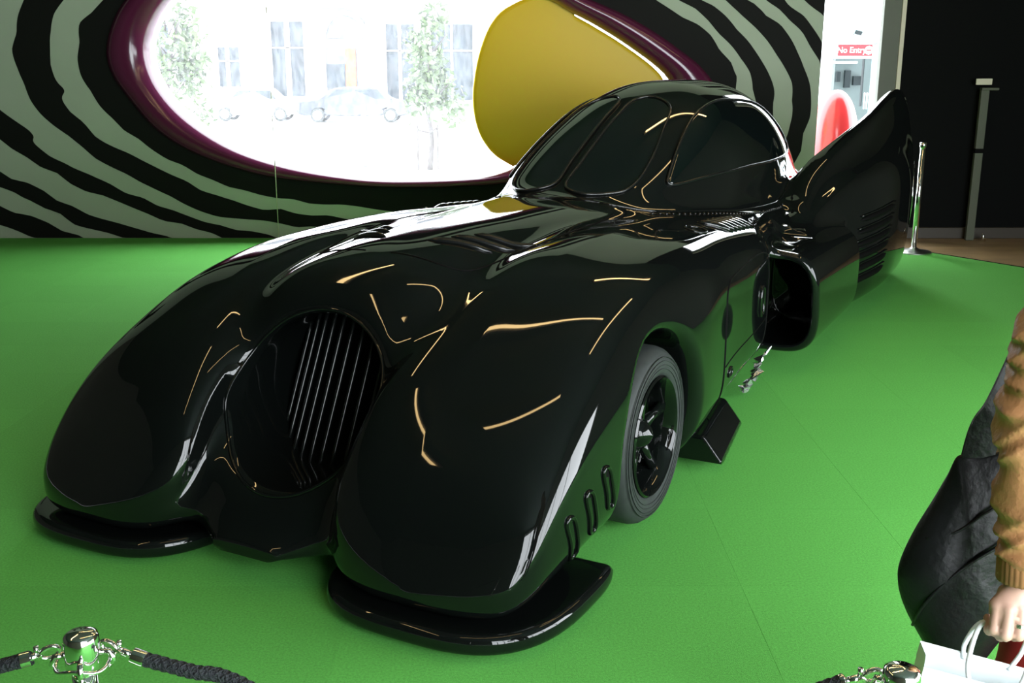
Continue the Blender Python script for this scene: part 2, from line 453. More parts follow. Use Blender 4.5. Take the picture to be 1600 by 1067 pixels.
# painted stripes: flat paint layers with ragged edges on the wall
def rag(P, amp, seed, closed=False):
    r = np.random.default_rng(seed); n = len(P)
    s = np.concatenate([[0], np.cumsum(np.linalg.norm(np.diff(P, axis=0), axis=1))])
    T = np.gradient(P, axis=0); T /= np.linalg.norm(T, axis=1)[:, None] + 1e-9; Nn = np.stack([-T[:, 1], T[:, 0]], 1)
    k = np.arange(0, s[-1] + .3, .17); val = r.uniform(-1, 1, len(k))
    d = np.interp(s, k, val) * amp
    if closed: d *= np.clip(np.minimum(s, s[-1] - s) / .3, 0, 1)
    return P + Nn * d[:, None]
def clampw(P):
    P = P.copy(); P[:, 1] = np.maximum(P[:, 1], 0.002); P[:, 0] = np.clip(P[:, 0], XL, WALL_R - .002); P[:, 1] = np.minimum(P[:, 1], ZC - .01); return P
def zL(p): return (p[0] / 2.667, p[1] / 2.667)
def zR(p): return (700 + p[0] / 2.667, p[1] / 2.667)
def stripe(loops):
    mb = MB().prism(loops, lambda a, b, w: (a, YW - w, b), .003)
    mb.build('painted_stripe', M['stripe'], wall_back)
top1 = [(800, -110), (640, -135), (470, -140), (300, -110), (205, -50)]
ring1 = [zL(p) for p in [(430, 0), (340, 95), (325, 205), (345, 330), (430, 455), (520, 535), (640, 628), (820, 720), (980, 780), (1200, 830), (1440, 862)]] + [(640, 332), (760, 330), (900, 310), (1040, 270), (1130, 215)] + [zR(p) for p in [(1205, 355), (1190, 290), (1110, 172), (1030, 103), (880, 0)]] + [(930, -60)] + top1
ring2i = [zL(p) for p in [(265, 0), (220, 80), (205, 170), (230, 320), (268, 375), (270, 430), (420, 578), (570, 655), (740, 745), (930, 825), (1120, 870), (1330, 898)]] + [(600, 348), (760, 346), (920, 325), (1070, 285), (1160, 230), (1180, 190)] + [zR(p) for p in [(1280, 405), (1262, 320), (1200, 215), (1065, 75), (970, 0)]] + [(960, -70), (810, -140), (640, -165), (460, -170), (270, -140), (150, -70)]
ring2o = [zL(p) for p in [(100, 0), (65, 130), (62, 250), (115, 385), (185, 480), (300, 580), (440, 680), (600, 765), (760, 850), (900, 895), (1040, 915), (1200, 940), (1400, 957)]] + [(620, 368), (780, 366), (950, 345), (1100, 305), (1185, 250), (1205, 210)] + [zR(p) for p in [(1358, 450), (1358, 370), (1310, 270), (1220, 140), (1150, 70), (1060, 0)]] + [(1010, -70), (840, -170), (640, -205), (440, -210), (230, -180), (80, -90)]
def ringloop(px, seed):
    P = catmull(wall_pts(px), 8, True); return [tuple(p) for p in clampw(rag(P, .022, seed, True))]
stripe([ringloop(ring1, 1), [tuple(p) for p in (inner + (outer - inner) * .6)]])
stripe([ringloop(ring2o, 2), ringloop(ring2i, 3)])
def strip(a, b, seed):
    A = catmull(wall_pts(a), 8); B = catmull(wall_pts(b), 8)
    A = rag(A, .02, seed); B = rag(B, .02, seed + 50)
    P = clampw(np.vstack([A, B[::-1]]))
    # drop repeated points left by the clamp
    Q = [P[0]]
    for p in P[1:]:
        if np.linalg.norm(p - Q[-1]) > .004: Q.append(p)
    stripe([[tuple(p) for p in Q]])
ext = lambda pts: [zL(p) for p in pts]
strip([(-130, -60), (-95, 90)] + ext([(0, 455), (130, 555), (150, 600), (280, 690), (400, 740), (520, 803), (650, 850), (800, 905), (900, 935), (1050, 968), (1200, 1000)]),
      [(-190, -60), (-150, 120)] + ext([(0, 582), (130, 665), (300, 760), (450, 830), (640, 902), (870, 970), (1000, 1010)]), 11)
strip([(-150, 190)] + ext([(0, 715), (130, 775), (350, 880), (500, 930), (640, 972), (740, 1005)]), [(-150, 230)] + ext([(0, 780), (100, 830), (190, 865), (240, 890), (330, 935), (480, 975), (600, 1010)]), 12)
strip([(-150, 270)] + ext([(0, 860), (80, 885), (200, 935), (315, 980), (400, 1010)]), [(-150, 315)] + ext([(0, 935), (130, 985), (200, 1010)]), 13)
extr = lambda pts: [zR(p) for p in pts]
strip([(1060, -60)] + extr([(1150, 0), (1250, 90), (1350, 200), (1420, 320), (1440, 420), (1425, 510), (1380, 640), (1280, 800)]),
      [(1095, -60)] + extr([(1245, 0), (1330, 60), (1440, 180), (1500, 310), (1512, 430), (1492, 540), (1440, 680), (1350, 820)]), 14)
strip([(1140, -60)] + extr([(1335, 0), (1450, 105), (1560, 272), (1640, 420)]), [(1190, -60)] + extr([(1408, 0), (1500, 95), (1572, 190), (1640, 320)]), 15)
strip([(1215, -60)] + extr([(1490, 0), (1590, 90), (1680, 200)]), [(1300, -60)] + extr([(1600, -40), (1700, 60), (1760, 100)]), 16)

# the oval window: purple rim, pane, yellow panel
win = structure(empty('window_1', (0, 0, 0)), 'large oval window with a purple glossy rim looking onto the street')
prof = [(1.06, 0.0), (1.0, -.045), (.85, -.10), (.62, -.125), (.38, -.11), (.17, -.06), (.05, .02), (.0, .12), (.0, .24)]
v = []; f = []
for t, dy in prof:
    P = inner + (outer - inner) * t
    v += [(p[0], YW + dy, p[1]) for p in P]
n = len(inner)
for i in range(len(prof) - 1):
    for k in range(n): f.append((i * n + k, i * n + (k + 1) % n, (i + 1) * n + (k + 1) % n, (i + 1) * n + k))
rim = ob('window_rim', v, f, M['purple'], win, True)
pane = inner + (outer - inner) * .02; pc_ = pane.mean(0); n = len(pane)
v = [(p[0], YW + .23, p[1]) for p in pane] + [(pc_[0], YW + .23, pc_[1])] + [(p[0], YW + .236, p[1]) for p in pane] + [(pc_[0], YW + .236, pc_[1])]
f = [(k, (k + 1) % n, n) for k in range(n)] + [(n + 1 + (k + 1) % n, n + 1 + k, 2 * n + 1) for k in range(n)] + [(k, n + 1 + k, n + 1 + (k + 1) % n, (k + 1) % n) for k in range(n)]
ob('window_pane', v, f, M['wetglass'], win)
# yellow panel: curved free edge on the left, the rim everywhere else
yl = wall_pts([(861, 0), (800, 3), (768, 30), (748, 75), (737, 130), (737, 175), (748, 215), (770, 245), (800, 264)])
yl = catmull([wall_pts([(880, -30)])[0]] + yl[1:], 6)
c0 = inner.mean(0)
rp = wall_pts([(900, 238), (990, 203), (1036, 165), (1044, 130), (1024, 103), (977, 68), (932, 40), (900, 22)])
yo = np.vstack([yl, catmull(rp, 5)])
yc = yo.mean(0); yo = yc + (yo - yc) * .985
v = []; f = []; L = len(yo)
levels = [(1.0, .20), (1.0, .165), (.993, .153), (.98, .147), (.94, .145), (.8, .143), (.5, .141), (.15, .140)]
for sc_, dy in levels:
    P = yc + (yo - yc) * sc_; v += [(p[0], YW + dy, p[1]) for p in P]
for i in range(len(levels) - 1):
    for k in range(L): f.append((i * L + k, i * L + (k + 1) % L, (i + 1) * L + (k + 1) % L, (i + 1) * L + k))
f.append(tuple((len(levels) - 1) * L + k for k in range(L))); f.append(tuple(range(L - 1, -1, -1)))
yp = ob('yellow_panel', v, f, M['yellow'], None, True)
tag(yp, 'large glossy yellow panel with a rounded edge standing inside the oval window', 'panel')

# thin pale cord hanging in front of the wall
p0, p1 = at(435, 356, 10.9), at(430, -60, 10.9)
tag(MB().tube([(p0[0], 10.9, 0.0), (p0[0], 10.9, ZC)], .0045, 6).build('hanging_wire', M['card'], None, True), 'thin pale vertical wire in front of the oval window', 'wire')

# ceiling tube lamps (their warm lines show on the car)
lamps = [(-2.6, 2.6, 78), (0.2, 3.0, 20), (0.9, 5.4, 18), (-1.9, 6.4, 60), (2.9, 5.8, 70), (2.6, 8.6, 35)]
for i, (x, y, a) in enumerate(lamps):
    g = empty('tube_lamp', (x, y, ZC - .25), math.radians(a))
    MB().tube([(-1.5, 0, 0), (1.5, 0, 0)], .032, 10).build('tube', M['lamp'], g, True)
    MB().bevbox(-1.55, 1.55, -.06, .06, .045, .10, .008).build('housing', M['lampbody'], g)
    for sx in (-1, 1): MB().tube([(sx * .8, 0, .08), (sx * .8, 0, .25)], .006, 6).build('hanger', M['lampbody'], g)
    tag(g, 'warm fluorescent tube lamp hung under the dark ceiling', 'lamp', 'tube lamps under the ceiling')

# ------------------------------------------------------------------ outside: street, building, parked cars, trees
ZS = -0.55
structure(MB().box(-60, 40, 11.8, 90, ZS - .3, ZS).build('street', M['street']))
structure(MB().box(2.0, 12, 11.45, 24, ZS, -.012).build('porch_floor', M['porch']))
def pxbox(mb, x0, x1, y0, y1, Y, depth):
    a = at(x0, y1, Y); b = at(x1, y0, Y)
    return mb.box(a[0], b[0], Y, Y + depth, a[2], b[2])
YF = 57.0
bld = empty('stone_building', at(500, 160, YF) * [1, 1, 0] + [0, 0, ZS])
bx0 = np.array(bld.location)
def bpart(name, m, rects, Y, depth, parent=None):
    mb = MB()
    for r in rects: pxbox(mb, *r, Y, depth)
    mb.v = [tuple(np.array(p) - bx0) for p in mb.v]
    return mb.build(name, m, parent or bld)
bpart('wall', M['stone2'], [(60, 1120, -220, 190)], YF + .9, 6)
bpart('shopfront', M['stone'], [(60, 332, 128, 188)], YF + .5, .45)
for r in [(300, 332), (380, 418), (480, 504), (576, 600), (650, 672), (740, 770), (850, 880)]:
    p = bpart('pilaster', M['stone'], [(r[0], r[1], 24, 188)], YF, .9)
    bpart('capital', M['stone'], [(r[0] - 3, r[1] + 3, 20, 30)], YF - .2, .3, p)
bpart('cornice', M['stone'], [(60, 1120, -12, 10)], YF - .5, 1.3)
bpart('parapet', M['stone'], [(60, 1120, -215, -150)], YF - .3, .8)
for r in [(332, 380, 74, 135), (420, 480, 34, 150), (600, 650, 38, 156), (672, 740, 38, 156), (770, 850, 38, 156), (240, 300, 40, 130)]:
    w = bpart('window', M['shopglass'], [r], YF + .55, .3)
    bpart('glazing_bar', M['stone'], [((r[0] + r[1]) / 2 - .8, (r[0] + r[1]) / 2 + .8, r[2], r[3])], YF + .45, .1, w)
    bpart('transom', M['stone'], [(r[0], r[1], r[2] + .35 * (r[3] - r[2]) - 1, r[2] + .35 * (r[3] - r[2]) + 1)], YF + .45, .1, w)
for k in range(6):
    x = 90 + k * 170
    bpart('window', M['shopgrey'], [(x, x + 60, -120, -40)], YF + .6, .3)
a_ = at(539, 60, YF + .5); r_ = at(572, 60, YF + .5)[0] - a_[0]
arc = [(a_[0] + r_ * math.cos(t), a_[2] + r_ * 1.15 * math.sin(t)) for t in np.linspace(0, math.pi, 20)]
o = MB().prism([[(p[0] - bx0[0], p[1] - bx0[2]) for p in arc]], lambda a, b, w: (a, YF + .5 - bx0[1] + w, b), .4).build('arched_window', M['shopgrey'], bld)
arc2 = [(p[0] - bx0[0], YF + .42 - bx0[1], p[1] - bx0[2]) for p in arc]
MB().tube(arc2, .12, 6).build('arch_moulding', M['stone'], o)
d = bpart('entrance', M['shopgrey'], [(508, 575, 75, 150)], YF + .5, .4)
bpart('orange_panel', M['orange'], [(541, 555, 76, 138)], YF + .35, .15, d)
bpart('door_leaf', M['shopglass'], [(510, 539, 100, 138)], YF + .4, .1, d)
tag(bld, 'pale stone building with pilasters and an arched window across the street', 'building')

def street_car(label, mpaint, px0, px1, ybot, Y, roof, flip=1):
    a, b = at(px0, ybot, Y), at(px1, ybot, Y); L = b[0] - a[0]
    g = empty('parked_car', ((a[0] + b[0]) / 2, Y, ZS))
    Hh = roof
    side = [(-.5, .28), (-.5, .52), (-.46, .60), (-.33, .64), (-.2, .93), (-.08, 1.0), (.08, 1.0), (.2, .95), (.33, .66), (.46, .6), (.5, .5), (.5, .28), (.44, .2), (.40, .2), (.385, .36), (.32, .42), (.255, .36), (.24, .2), (-.24, .2), (-.255, .36), (-.32, .42), (-.385, .36), (-.40, .2), (-.44, .2)]
    sd = catmull(side, 3, True)
    v = []; f = []; n = len(sd); secs = [(-.85, .94), (-.8, 1.0), (.8, 1.0), (.85, .94)]
    for y, s in secs:
        for p in sd:
            z = p[1] * Hh; inset = 0.82 if p[1] > .64 else 1
            v.append((p[0] * L * s, y * inset, (z - .5 * Hh) * s + .5 * Hh))
    for i in range(3):
        for k in range(n): f.append((i * n + k, i * n + (k + 1) % n, (i + 1) * n + (k + 1) % n, (i + 1) * n + k))
    mb = MB(); mb.add(v, f)
    for i in (0, 3): mb.add([v[i * n + k] for k in range(n)], [tuple(range(n))])
    mb.build('body', mpaint, g, angle=40)
    for s0, s1 in ((-.19, -.01), (.01, .24)):
        ow = [(s0 * L - (.06 * L if s0 < -.1 else 0), .66 * Hh), (s1 * L + (.04 * L if s1 > .1 else 0), .66 * Hh), (s1 * L - (.03 * L if s1 > .1 else 0), .92 * Hh), (s0 * L + (.03 * L if s0 < -.1 else 0), .92 * Hh)]
        MB().prism([ow], lambda a, b, w: (a, -.72 + w, b), .04).build('window', M['shopglass'], g)
    for s in (-.32, .32):
        for y in (-.86, .66):
            w = MB().lathe([(.0, 0), (.30, 0), (.33, .03), (.33, .17), (.30, .2), (0, .2)], 20, (s * L, y, .33), 'y').build('wheel', M['rubber'], g, angle=40)
            MB().lathe([(.0, -.01), (.2, -.01), (.22, .01), (0, .02)], 16, (s * L, y, .33), 'y').build('hub', M['carwhite'], w)
    tag(g, label, 'car')
street_car('pale parked car across the street left of the dark car', M['carwhite'], 335, 468, 187, 52, 1.55)
street_car('dark parked car across the street right of the pale car', M['cardark'], 470, 645, 189, 50.5, 1.6)

def tree(label, trunk_px, ybase, Y, fol, nleaf, ls, stakes=False):
    b = at(trunk_px, ybase, Y); g = empty('street_tree', (b[0], Y, ZS))
    cx, cy, rx, ry = fol
    c = at(cx, cy, Y); top = c[2] - ZS
    RX = rx * (Y + 1) / F_PX; RZ = ry * (Y + 1) / F_PX
    MB().tube(catmull([(0, 0, 0), (.05, .02, top * .35), (-.04, 0, top * .7), (c[0] - b[0], 0, top + RZ * .4)], 6), np.linspace(.09, .03, 19) * Y / 30, 8).build('trunk', M['bark'], g, True)
    for k in range(7):
        an = k * 2.4; z0 = top - RZ * .6 + k * RZ * .15
        MB().tube([(0, 0, z0), (RX * .35 * math.cos(an), RX * .35 * math.sin(an), z0 + RZ * .25), (RX * .75 * math.cos(an), RX * .75 * math.sin(an), z0 + RZ * .45)], [.035, .022, .01], 6).build('branch', M['bark'], g, True)
    clumps = [q / np.linalg.norm(q) * rng.uniform(.2, .95) for q in rng.normal(size=(26, 3))]
    mb = MB()
    for _ in range(nleaf):
        d = clumps[rng.integers(len(clumps))] + rng.normal(size=3) * .16
        p = np.array([c[0] - b[0], 0, top]) + d * [RX, RX, RZ]
        u = rng.normal(size=3); u /= np.linalg.norm(u); w = np.cross(u, rng.normal(size=3)); w /= np.linalg.norm(w)
        s = ls * rng.uniform(.6, 1.3)
        mb.add([p - u * s, p + w * s * .45, p + u * s, p - w * s * .45], [(0, 1, 2, 3)])
    fo = ob('foliage', mb.v, mb.f, M['leaf'], g); fo['kind'] = 'stuff'
    if stakes:
        for sx in (654, 685):
            q = at(sx, 265, Y); q2 = at(sx, 195, Y)
            MB().tube([(q[0] - b[0], -.05, 0), (q[0] - b[0], -.05, q2[2] - ZS)], .028, 8).build('stake', M['bark'], g)
        MB().tube([(at(654, 203, Y)[0] - b[0], -.05, at(654, 203, Y)[2] - ZS), (0, -.1, at(672, 207, Y)[2] - ZS), (at(685, 199, Y)[0] - b[0], -.05, at(685, 199, Y)[2] - ZS)], .03, 6).build('tie', M['bark'], g)
    tag(g, label, 'tree')
tree('young staked street tree with thin trunk beside the yellow panel', 672, 265, 25.4, (678, 112, 46, 86), 1500, .10, True)
tree('leafy street tree seen at the left end of the oval window', 271, 215, 38.0, (282, 85, 62, 115), 1200, .16)
q = at(571, 265, 25.4); q2 = at(571, 165, 25.4)
g = empty('street_pole', (q[0], 25.4, ZS))
MB().tube([(0, 0, 0), (0, 0, q2[2] - ZS)], .055, 12).build('shaft', M['pole'], g, True)
MB().lathe([(.1, 0), (.1, .04), (.06, .07), (.055, .08)], 14).build('base_collar', M['pole'], g, True)
MB().lathe([(.06, q2[2] - ZS - .03), (.06, q2[2] - ZS), (.0, q2[2] - ZS + .04)], 14).build('cap', M['pole'], g, True)
tag(g, 'pale metal pole on the pavement outside the oval window', 'pole')

# beyond the doorway
pb = empty('porch', (5.5, 20, -.012))
def ppart(name, m, r, Y, depth, parent=None):
    mb = pxbox(MB(), *r, Y, depth); mb.v = [tuple(np.array(p) - np.array([5.5, 20, -.012])) for p in mb.v]
    return mb.build(name, m, parent or pb)
ppart('back_wall', M['porch'], (1180, 1560, -160, 66), 20.4, .3)
ppart('side_wall', M['porch'], (1180, 1296, 66, 226), 20.4, .3)
ppart('pillar', M['teal'], (1365, 1379, 66, 226), 20.2, .5)
ppart('side_wall', M['porch'], (1379, 1560, 66, 226), 20.4, .3)
ppart('soffit', M['teal'], (1307, 1374, -2, 24), 18.2, .3)
bo = ppart('booth_wall', M['booth'], (1296, 1365, 66, 226), 21.5, .2)
ppart('post', M['boothdark'], (1346, 1351, 86, 166), 20.3, .1)
for r in [(1307, 1314, 112, 128), (1319, 1330, 110, 137), (1333, 1346, 119, 133)]:
    ppart('panel', M['boothdark'], r, 21.42, .08)
ppart('shelf', M['porch'], (1303, 1340, 96, 99), 21.3, .2)
for k in range(4): ppart('rail', M['porch'], (1350 + k * 4, 1351.5 + k * 4, 145, 170), 20.1, .05)
tag(pb, 'white covered porch with grey booth seen through the doorway', 'porch')
fx = at(1339, 49, 20.2)
g = empty('floodlight', fx)
mb = MB().bevbox(-.09, .09, -.06, .06, -.05, .05, .01); o = mb.build('lamp_head', M['teal'], g); o.rotation_euler = (.4, .2, .3)
MB().bevbox(-.07, .07, -.075, -.055, -.035, .035, .004).build('lens', M['boothdark'], o)
MB().tube([(0, .05, -.02), (0, .2, -.04)], .015, 8).build('bracket', M['boothdark'], g)
tag(g, 'small floodlight on the white porch wall above the red sign', 'floodlight')
s0, s1 = at(1309, 87.5, 20.0), at(1364, 69.5, 20.0)
sg = empty('no_entry_sign', ((s0[0] + s1[0]) / 2, 20.0, (s0[2] + s1[2]) / 2))
hw, hh = (s1[0] - s0[0]) / 2, (s1[2] - s0[2]) / 2
MB().bevbox(-hw, hw, 0, .03, -hh, hh, .005).build('board', M['signred'], sg)
MB().bevbox(-hw - .1, hw + .02, .03, .34, -hh - .04, hh + .02, .005).build('backing', M['signwhite'], sg)
td = bpy.data.curves.new('lettering', 'FONT'); td.body = 'No Entry'; td.size = hh * 1.4; td.extrude = .004; td.align_x = 'CENTER'; td.align_y = 'CENTER'
td.materials.append(M['signwhite'])
t = bpy.data.objects.new('lettering', td); C.objects.link(t); bpy.context.view_layer.update()
tm = bpy.data.meshes.new_from_object(t.evaluated_get(bpy.context.evaluated_depsgraph_get())); bpy.data.objects.remove(t)
t = bpy.data.objects.new('lettering', tm); C.objects.link(t); t.parent = sg; t.location = (-hw * .22, -.006, 0); t.rotation_euler = (math.pi / 2, 0, 0)
MB().lathe([(0, -.012), (hh * .72, -.012), (hh * .72, 0), (0, 0)], 24, (hw * .78, 0, 0), 'y').build('round_mark', M['signwhite'], sg)
MB().box(hw * .78 - hh * .45, hw * .78 + hh * .45, -.018, -.012, -hh * .13, hh * .13).build('mark_bar', M['signred'], sg)
tag(sg, 'red sign with white No Entry lettering beyond the doorway', 'sign')
def egg(label, c, r, hgt):
    pr = [(r * math.sin(t) * (1 - .12 * math.cos(t)), hgt * (1 - math.cos(t)) / 2) for t in np.linspace(0.12, math.pi - .0001, 26)]
    pr[0] = (pr[0][0], 0)
    g = empty('egg_seat', c)
    MB().lathe(pr, 36).build('shell', M['redgloss'], g, True)
    MB().lathe([(r * .5, 0), (r * .5, .02), (r * .3, .03)], 28).build('base', M['trimblack'], g, True)
    tag(g, label, 'egg seat')
e = at(1309, 140, 12.7)
egg('tall glossy red egg shaped seat standing in the doorway', (e[0], 12.7, 0), .27, e[2])
e = at(1279, 160, 13.4)
egg('second red egg shaped seat half hidden behind the striped wall', (e[0] - .05, 13.4, 0), .24, e[2])
# ------------------------------------------------------------------ the long black show car
AXA = math.radians(62.3)
car_o = np.array([-0.97 + 0.1 * math.sin(AXA), 3.41 - 0.1 * math.cos(AXA), 0.0])
car = empty('show_car', car_o, AXA)          # local x runs from nose to tail, local -y is the side towards the camera
tag(car, 'long glossy black show car with bulging wings parked on the green carpet', 'car')

def prof(xs_ys, sig=.07):
    xs = np.array([p[0] for p in xs_ys], float); ys = np.array([p[1] for p in xs_ys], float)
    t = np.linspace(-.8, 8.2, 1801)
    # monotone cubic
    h = np.diff(xs); d = np.diff(ys) / h; m = np.zeros(len(xs)); m[1:-1] = np.where(d[:-1] * d[1:] > 0, 2 * d[:-1] * d[1:] / (d[:-1] + d[1:] + 1e-12), 0)
    m[0] = d[0]; m[-1] = d[-1]
    i = np.clip(np.searchsorted(xs, t) - 1, 0, len(xs) - 2); u = np.clip((t - xs[i]) / h[i], 0, 1)
    y = (2 * u**3 - 3 * u**2 + 1) * ys[i] + (u**3 - 2 * u**2 + u) * h[i] * m[i] + (-2 * u**3 + 3 * u**2) * ys[i + 1] + (u**3 - u**2) * h[i] * m[i + 1]
    k = np.exp(-.5 * (np.arange(-60, 61) * .005 / sig) ** 2); k /= k.sum()
    y = np.convolve(np.pad(y, 60, 'edge'), k, 'valid')
    return lambda S: np.interp(S, t, y)

def sup(u, v, n):
    u = np.abs(u); v = np.abs(v)
    return (u ** n + v ** n + 1e-9) ** (1.0 / n)

nose_w = prof([(-.06, .12), (.03, .30), (.12, .39), (.3, .455), (.6, .48), (1, .49), (2, .54), (4, .62), (6, .55), (7.2, .25)], .03)
nose_t = prof([(-.06, .14), (.03, .24), (.12, .38), (.27, .60), (.42, .82), (.53, .945), (.66, 1.005), (.95, 1.05), (1.5, 1.08), (2.3, 1.09), (3, 1.06), (5, 1.02), (6.3, .95), (7, .68), (7.3, .4)], .04)
main_w = prof([(.6, .75), (.9, .94), (1.5, 1.01), (2.2, 1.03), (2.9, 1.0), (3.3, .88), (3.9, .80), (4.5, .80), (5.2, .9), (6, .95), (7, .85), (7.3, .6)])
main_t = prof([(.6, .55), (.9, .76), (1.3, .88), (1.8, .95), (2.4, .97), (3, .96), (4, .93), (6, .88), (7, .7), (7.3, .5)])
ff_w = prof([(-.12, .22), (-.06, .32), (.05, .375), (.3, .40), (.8, .41), (1.5, .405), (2.2, .3), (3, .16), (3.4, .1)], .04)
ff_t = prof([(-.12, .20), (-.04, .35), (.05, .49), (.2, .655), (.4, .785), (.8, .95), (1.2, 1.015), (1.7, 1.03), (2.4, .98), (3, .88), (3.5, .7)], .05)
rf_w = prof([(3.9, .05), (4.4, .10), (4.8, .20), (5.2, .30), (5.7, .355), (6.2, .35), (6.7, .28), (7.05, .16), (7.2, .06)])
rf_t = prof([(3.9, .6), (4.4, .86), (5.0, 1.04), (5.8, 1.14), (6.6, 1.10), (7.0, .95), (7.2, .7)])
fin_c = prof([(4.4, .70), (5.2, .86), (6, .97), (7.1, 1.02)])
fin_t = prof([(4.3, .80), (4.8, 1.07), (5.3, 1.25), (5.9, 1.41), (6.5, 1.55), (7.0, 1.60), (7.3, 1.61)])
cn_w = prof([(2.15, .06), (2.3, .24), (2.5, .42), (2.9, .56), (3.5, .64), (4.4, .655), (5.2, .56), (6, .38), (6.6, .12)], .06)
cn_t = prof([(2.1, .98), (2.35, 1.09), (2.7, 1.27), (3.1, 1.45), (3.5, 1.585), (3.9, 1.65), (4.4, 1.655), (4.9, 1.57), (5.5, 1.36), (6.1, 1.13), (6.6, .96)], .08)
CB = .90
WS, WR = 1.06, .355         # front axle, tyre radius
RS = 5.65

def f_fender(S, a, Z):
    w = ff_w(S); zt = ff_t(S) - .13 * (a - .62) - .06 * np.maximum(a - .62, 0); zb = .085
    h = (zt - zb) / 2; h = np.maximum(h, .01)
    d = (sup((a - .69) / w, (Z - zb - h) / h, 3.3) - 1) * np.minimum(w, h)
    return smax(d, np.maximum(-.13 - S, S - 3.4), .10)
def f_canopy(S, a, Z):
    w = cn_w(S); h = np.maximum(cn_t(S) - CB, .02)
    d = (sup(a / w, (Z - CB) / h, 2.35) - 1) * np.minimum(w, h)
    return np.maximum(d, np.maximum(2.12 - S, S - 6.6))
def f_body(S, T, Z):
    a = np.sqrt(T * T + 1e-6)
    w = nose_w(S); zt = nose_t(S); zb = .10; h = (zt - zb) / 2
    d = np.maximum((sup(a / w, (Z - zb - h) / h, 2.9) - 1) * np.minimum(w, h), np.maximum(-.07 - S, S - 7.25))
    w = main_w(S); zt = main_t(S); h = (zt - .13) / 2
    dm = (sup(a / w, (Z - .13 - h) / h, 5.0) - 1) * np.minimum(w, h)
    dm = smax(dm, np.maximum(.62 - S, S - 7.2), .12)
    d = smin(d, dm, .14)
    d = smin(d, f_fender(S, a, Z), .07)
    w = rf_w(S); zt = rf_t(S); h = (zt - .09) / 2
    dr = np.maximum((sup((a - .90) / w, (Z - .09 - h) / h, 3.6) - 1) * np.minimum(w, h), np.maximum(3.95 - S, S - 7.2))
    d = smin(d, dr, .12)
    # plain swept tail fin
    tcn = fin_c(S); zt = fin_t(S)
    th = .05 + .10 * np.clip((zt - Z) / .7, 0, 1)
    df = smax(np.abs(a - tcn) - th, smax(Z - zt, S - 7.02, .40), .06)
    df = smax(df, .55 - Z, .1); df = smax(df, 4.35 - S, .08); pass
    d = smin(d, df, .16)
    d = smin(d, f_canopy(S, a, Z), .07)
    # air scoop in front of the rear wing
    so = (sup((a - .93) / .25, (Z - .43) / .30, 3.2) - 1) * .25
    so = smax(so, np.maximum(3.32 + .18 * (.43 - Z) - S, S - 4.6), .05)
    d = smin(d, so, .07)
    si = (sup((a - .93) / .205, (Z - .43) / .255, 3.2) - 1) * .2
    si = np.maximum(si, np.maximum(S - 4.1, 3.1 - S))
    d = smax(d, -si, .025)
    # intake mouth in the nose
    q = (sup(a / .305, (Z - .565) / .275, 2.2) - 1) * .275
    q = np.maximum(q, S - 1.0)
    d = smax(d, -q, .07)
    # wheel arches
    ar = np.sqrt((S - WS) ** 2 + (Z - WR) ** 2) - .40
    ar = smax(ar, .72 - a, .04)
    d = smax(d, -ar, .07)
    ar = np.maximum(np.sqrt((S - RS) ** 2 + (Z - WR) ** 2) - .40, np.maximum(.74 - a, a - 1.06))
    d = np.maximum(d, -ar)
    return d
fb = lambda X, Y, Z: f_body(X, Y, Z)
body = sdf_obj('body_shell', fb, (-.34, -1.3795, .02), (7.36, 1.3795, 1.74), .0155, M['paint'], car, True)

def fval(q): return f_body(q[:, 0], q[:, 1], q[:, 2])
def fgrad(q, e=.006):
    g = np.stack([(fval(q + e * np.eye(3)[i]) - fval(q - e * np.eye(3)[i])) / (2 * e) for i in range(3)], 1)
    return g / (np.linalg.norm(g, axis=1)[:, None] + 1e-9)
def hit(P, D, steps=160):
    P = np.array(P, float).copy(); D = np.array(D, float); D = D / np.linalg.norm(D)
    for _ in range(steps):
        d = fval(P); P += D * (np.clip(d, -.05, .05) * .6)[:, None]
    return P
def onbody(P, off=0.0):
    P = np.array(P, float).copy()
    for _ in range(12):
        g = fgrad(P); P -= g * np.clip(fval(P), -.03, .03)[:, None]
    return P + fgrad(P) * off
def line_on(pts, D, r, name, m, off=0.0, closed=False, per=10, parent=None):
    P = catmull(pts, per, closed); P = hit(P, D); g = fgrad(P); P = P + g * off
    return MB().tube(P, r, 6, closed).build(name, m, parent or car, True)

# chin lips under the two front wings
for sgn in (-1, 1):
    def f_lip(X, Y, Z):
        a = sgn * Y
        d = (sup((X - .34) / .52, (a - .70) / .44, 3.0) - 1) * .44
        d = smax(d, np.abs(Z - .052) - .034 + .25 * np.clip(.04 - (a - .71) + 0 * X, -9, -8) * 0, .03)
        d = smax(d, .0 + (.26 * (X - .55)), .05)
        return d
    sdf_obj('chin_lip', f_lip, (-.45, -.71 * 0 + (sgn * .71 - .52), -.02), (.95, sgn * .71 + .52, .16), .014, M['paint'], car)

# intake: mesh back plate and upright bars
mb = MB().lathe([(0, 0), (.3, 0), (.3, .02), (0, .02)], 40, (.85, 0, .565), 'x'); mb.build('grille_backing', M['gap'], car)
for y in np.arange(-.25, .2501, .05):
    zt_ = .275 * (1 - min(1, abs(y) / .305) ** 2.2) ** (1 / 2.2)
    zz = np.linspace(-zt_ - .02, zt_ + .02, 9)
    MB().tube([(.50 + .08 * (y / .25) ** 2 + .14 * (z / .28), y, .565 + z) for z in zz], .0085, 8).build('grille_bar', M['trimblack'], car, True)
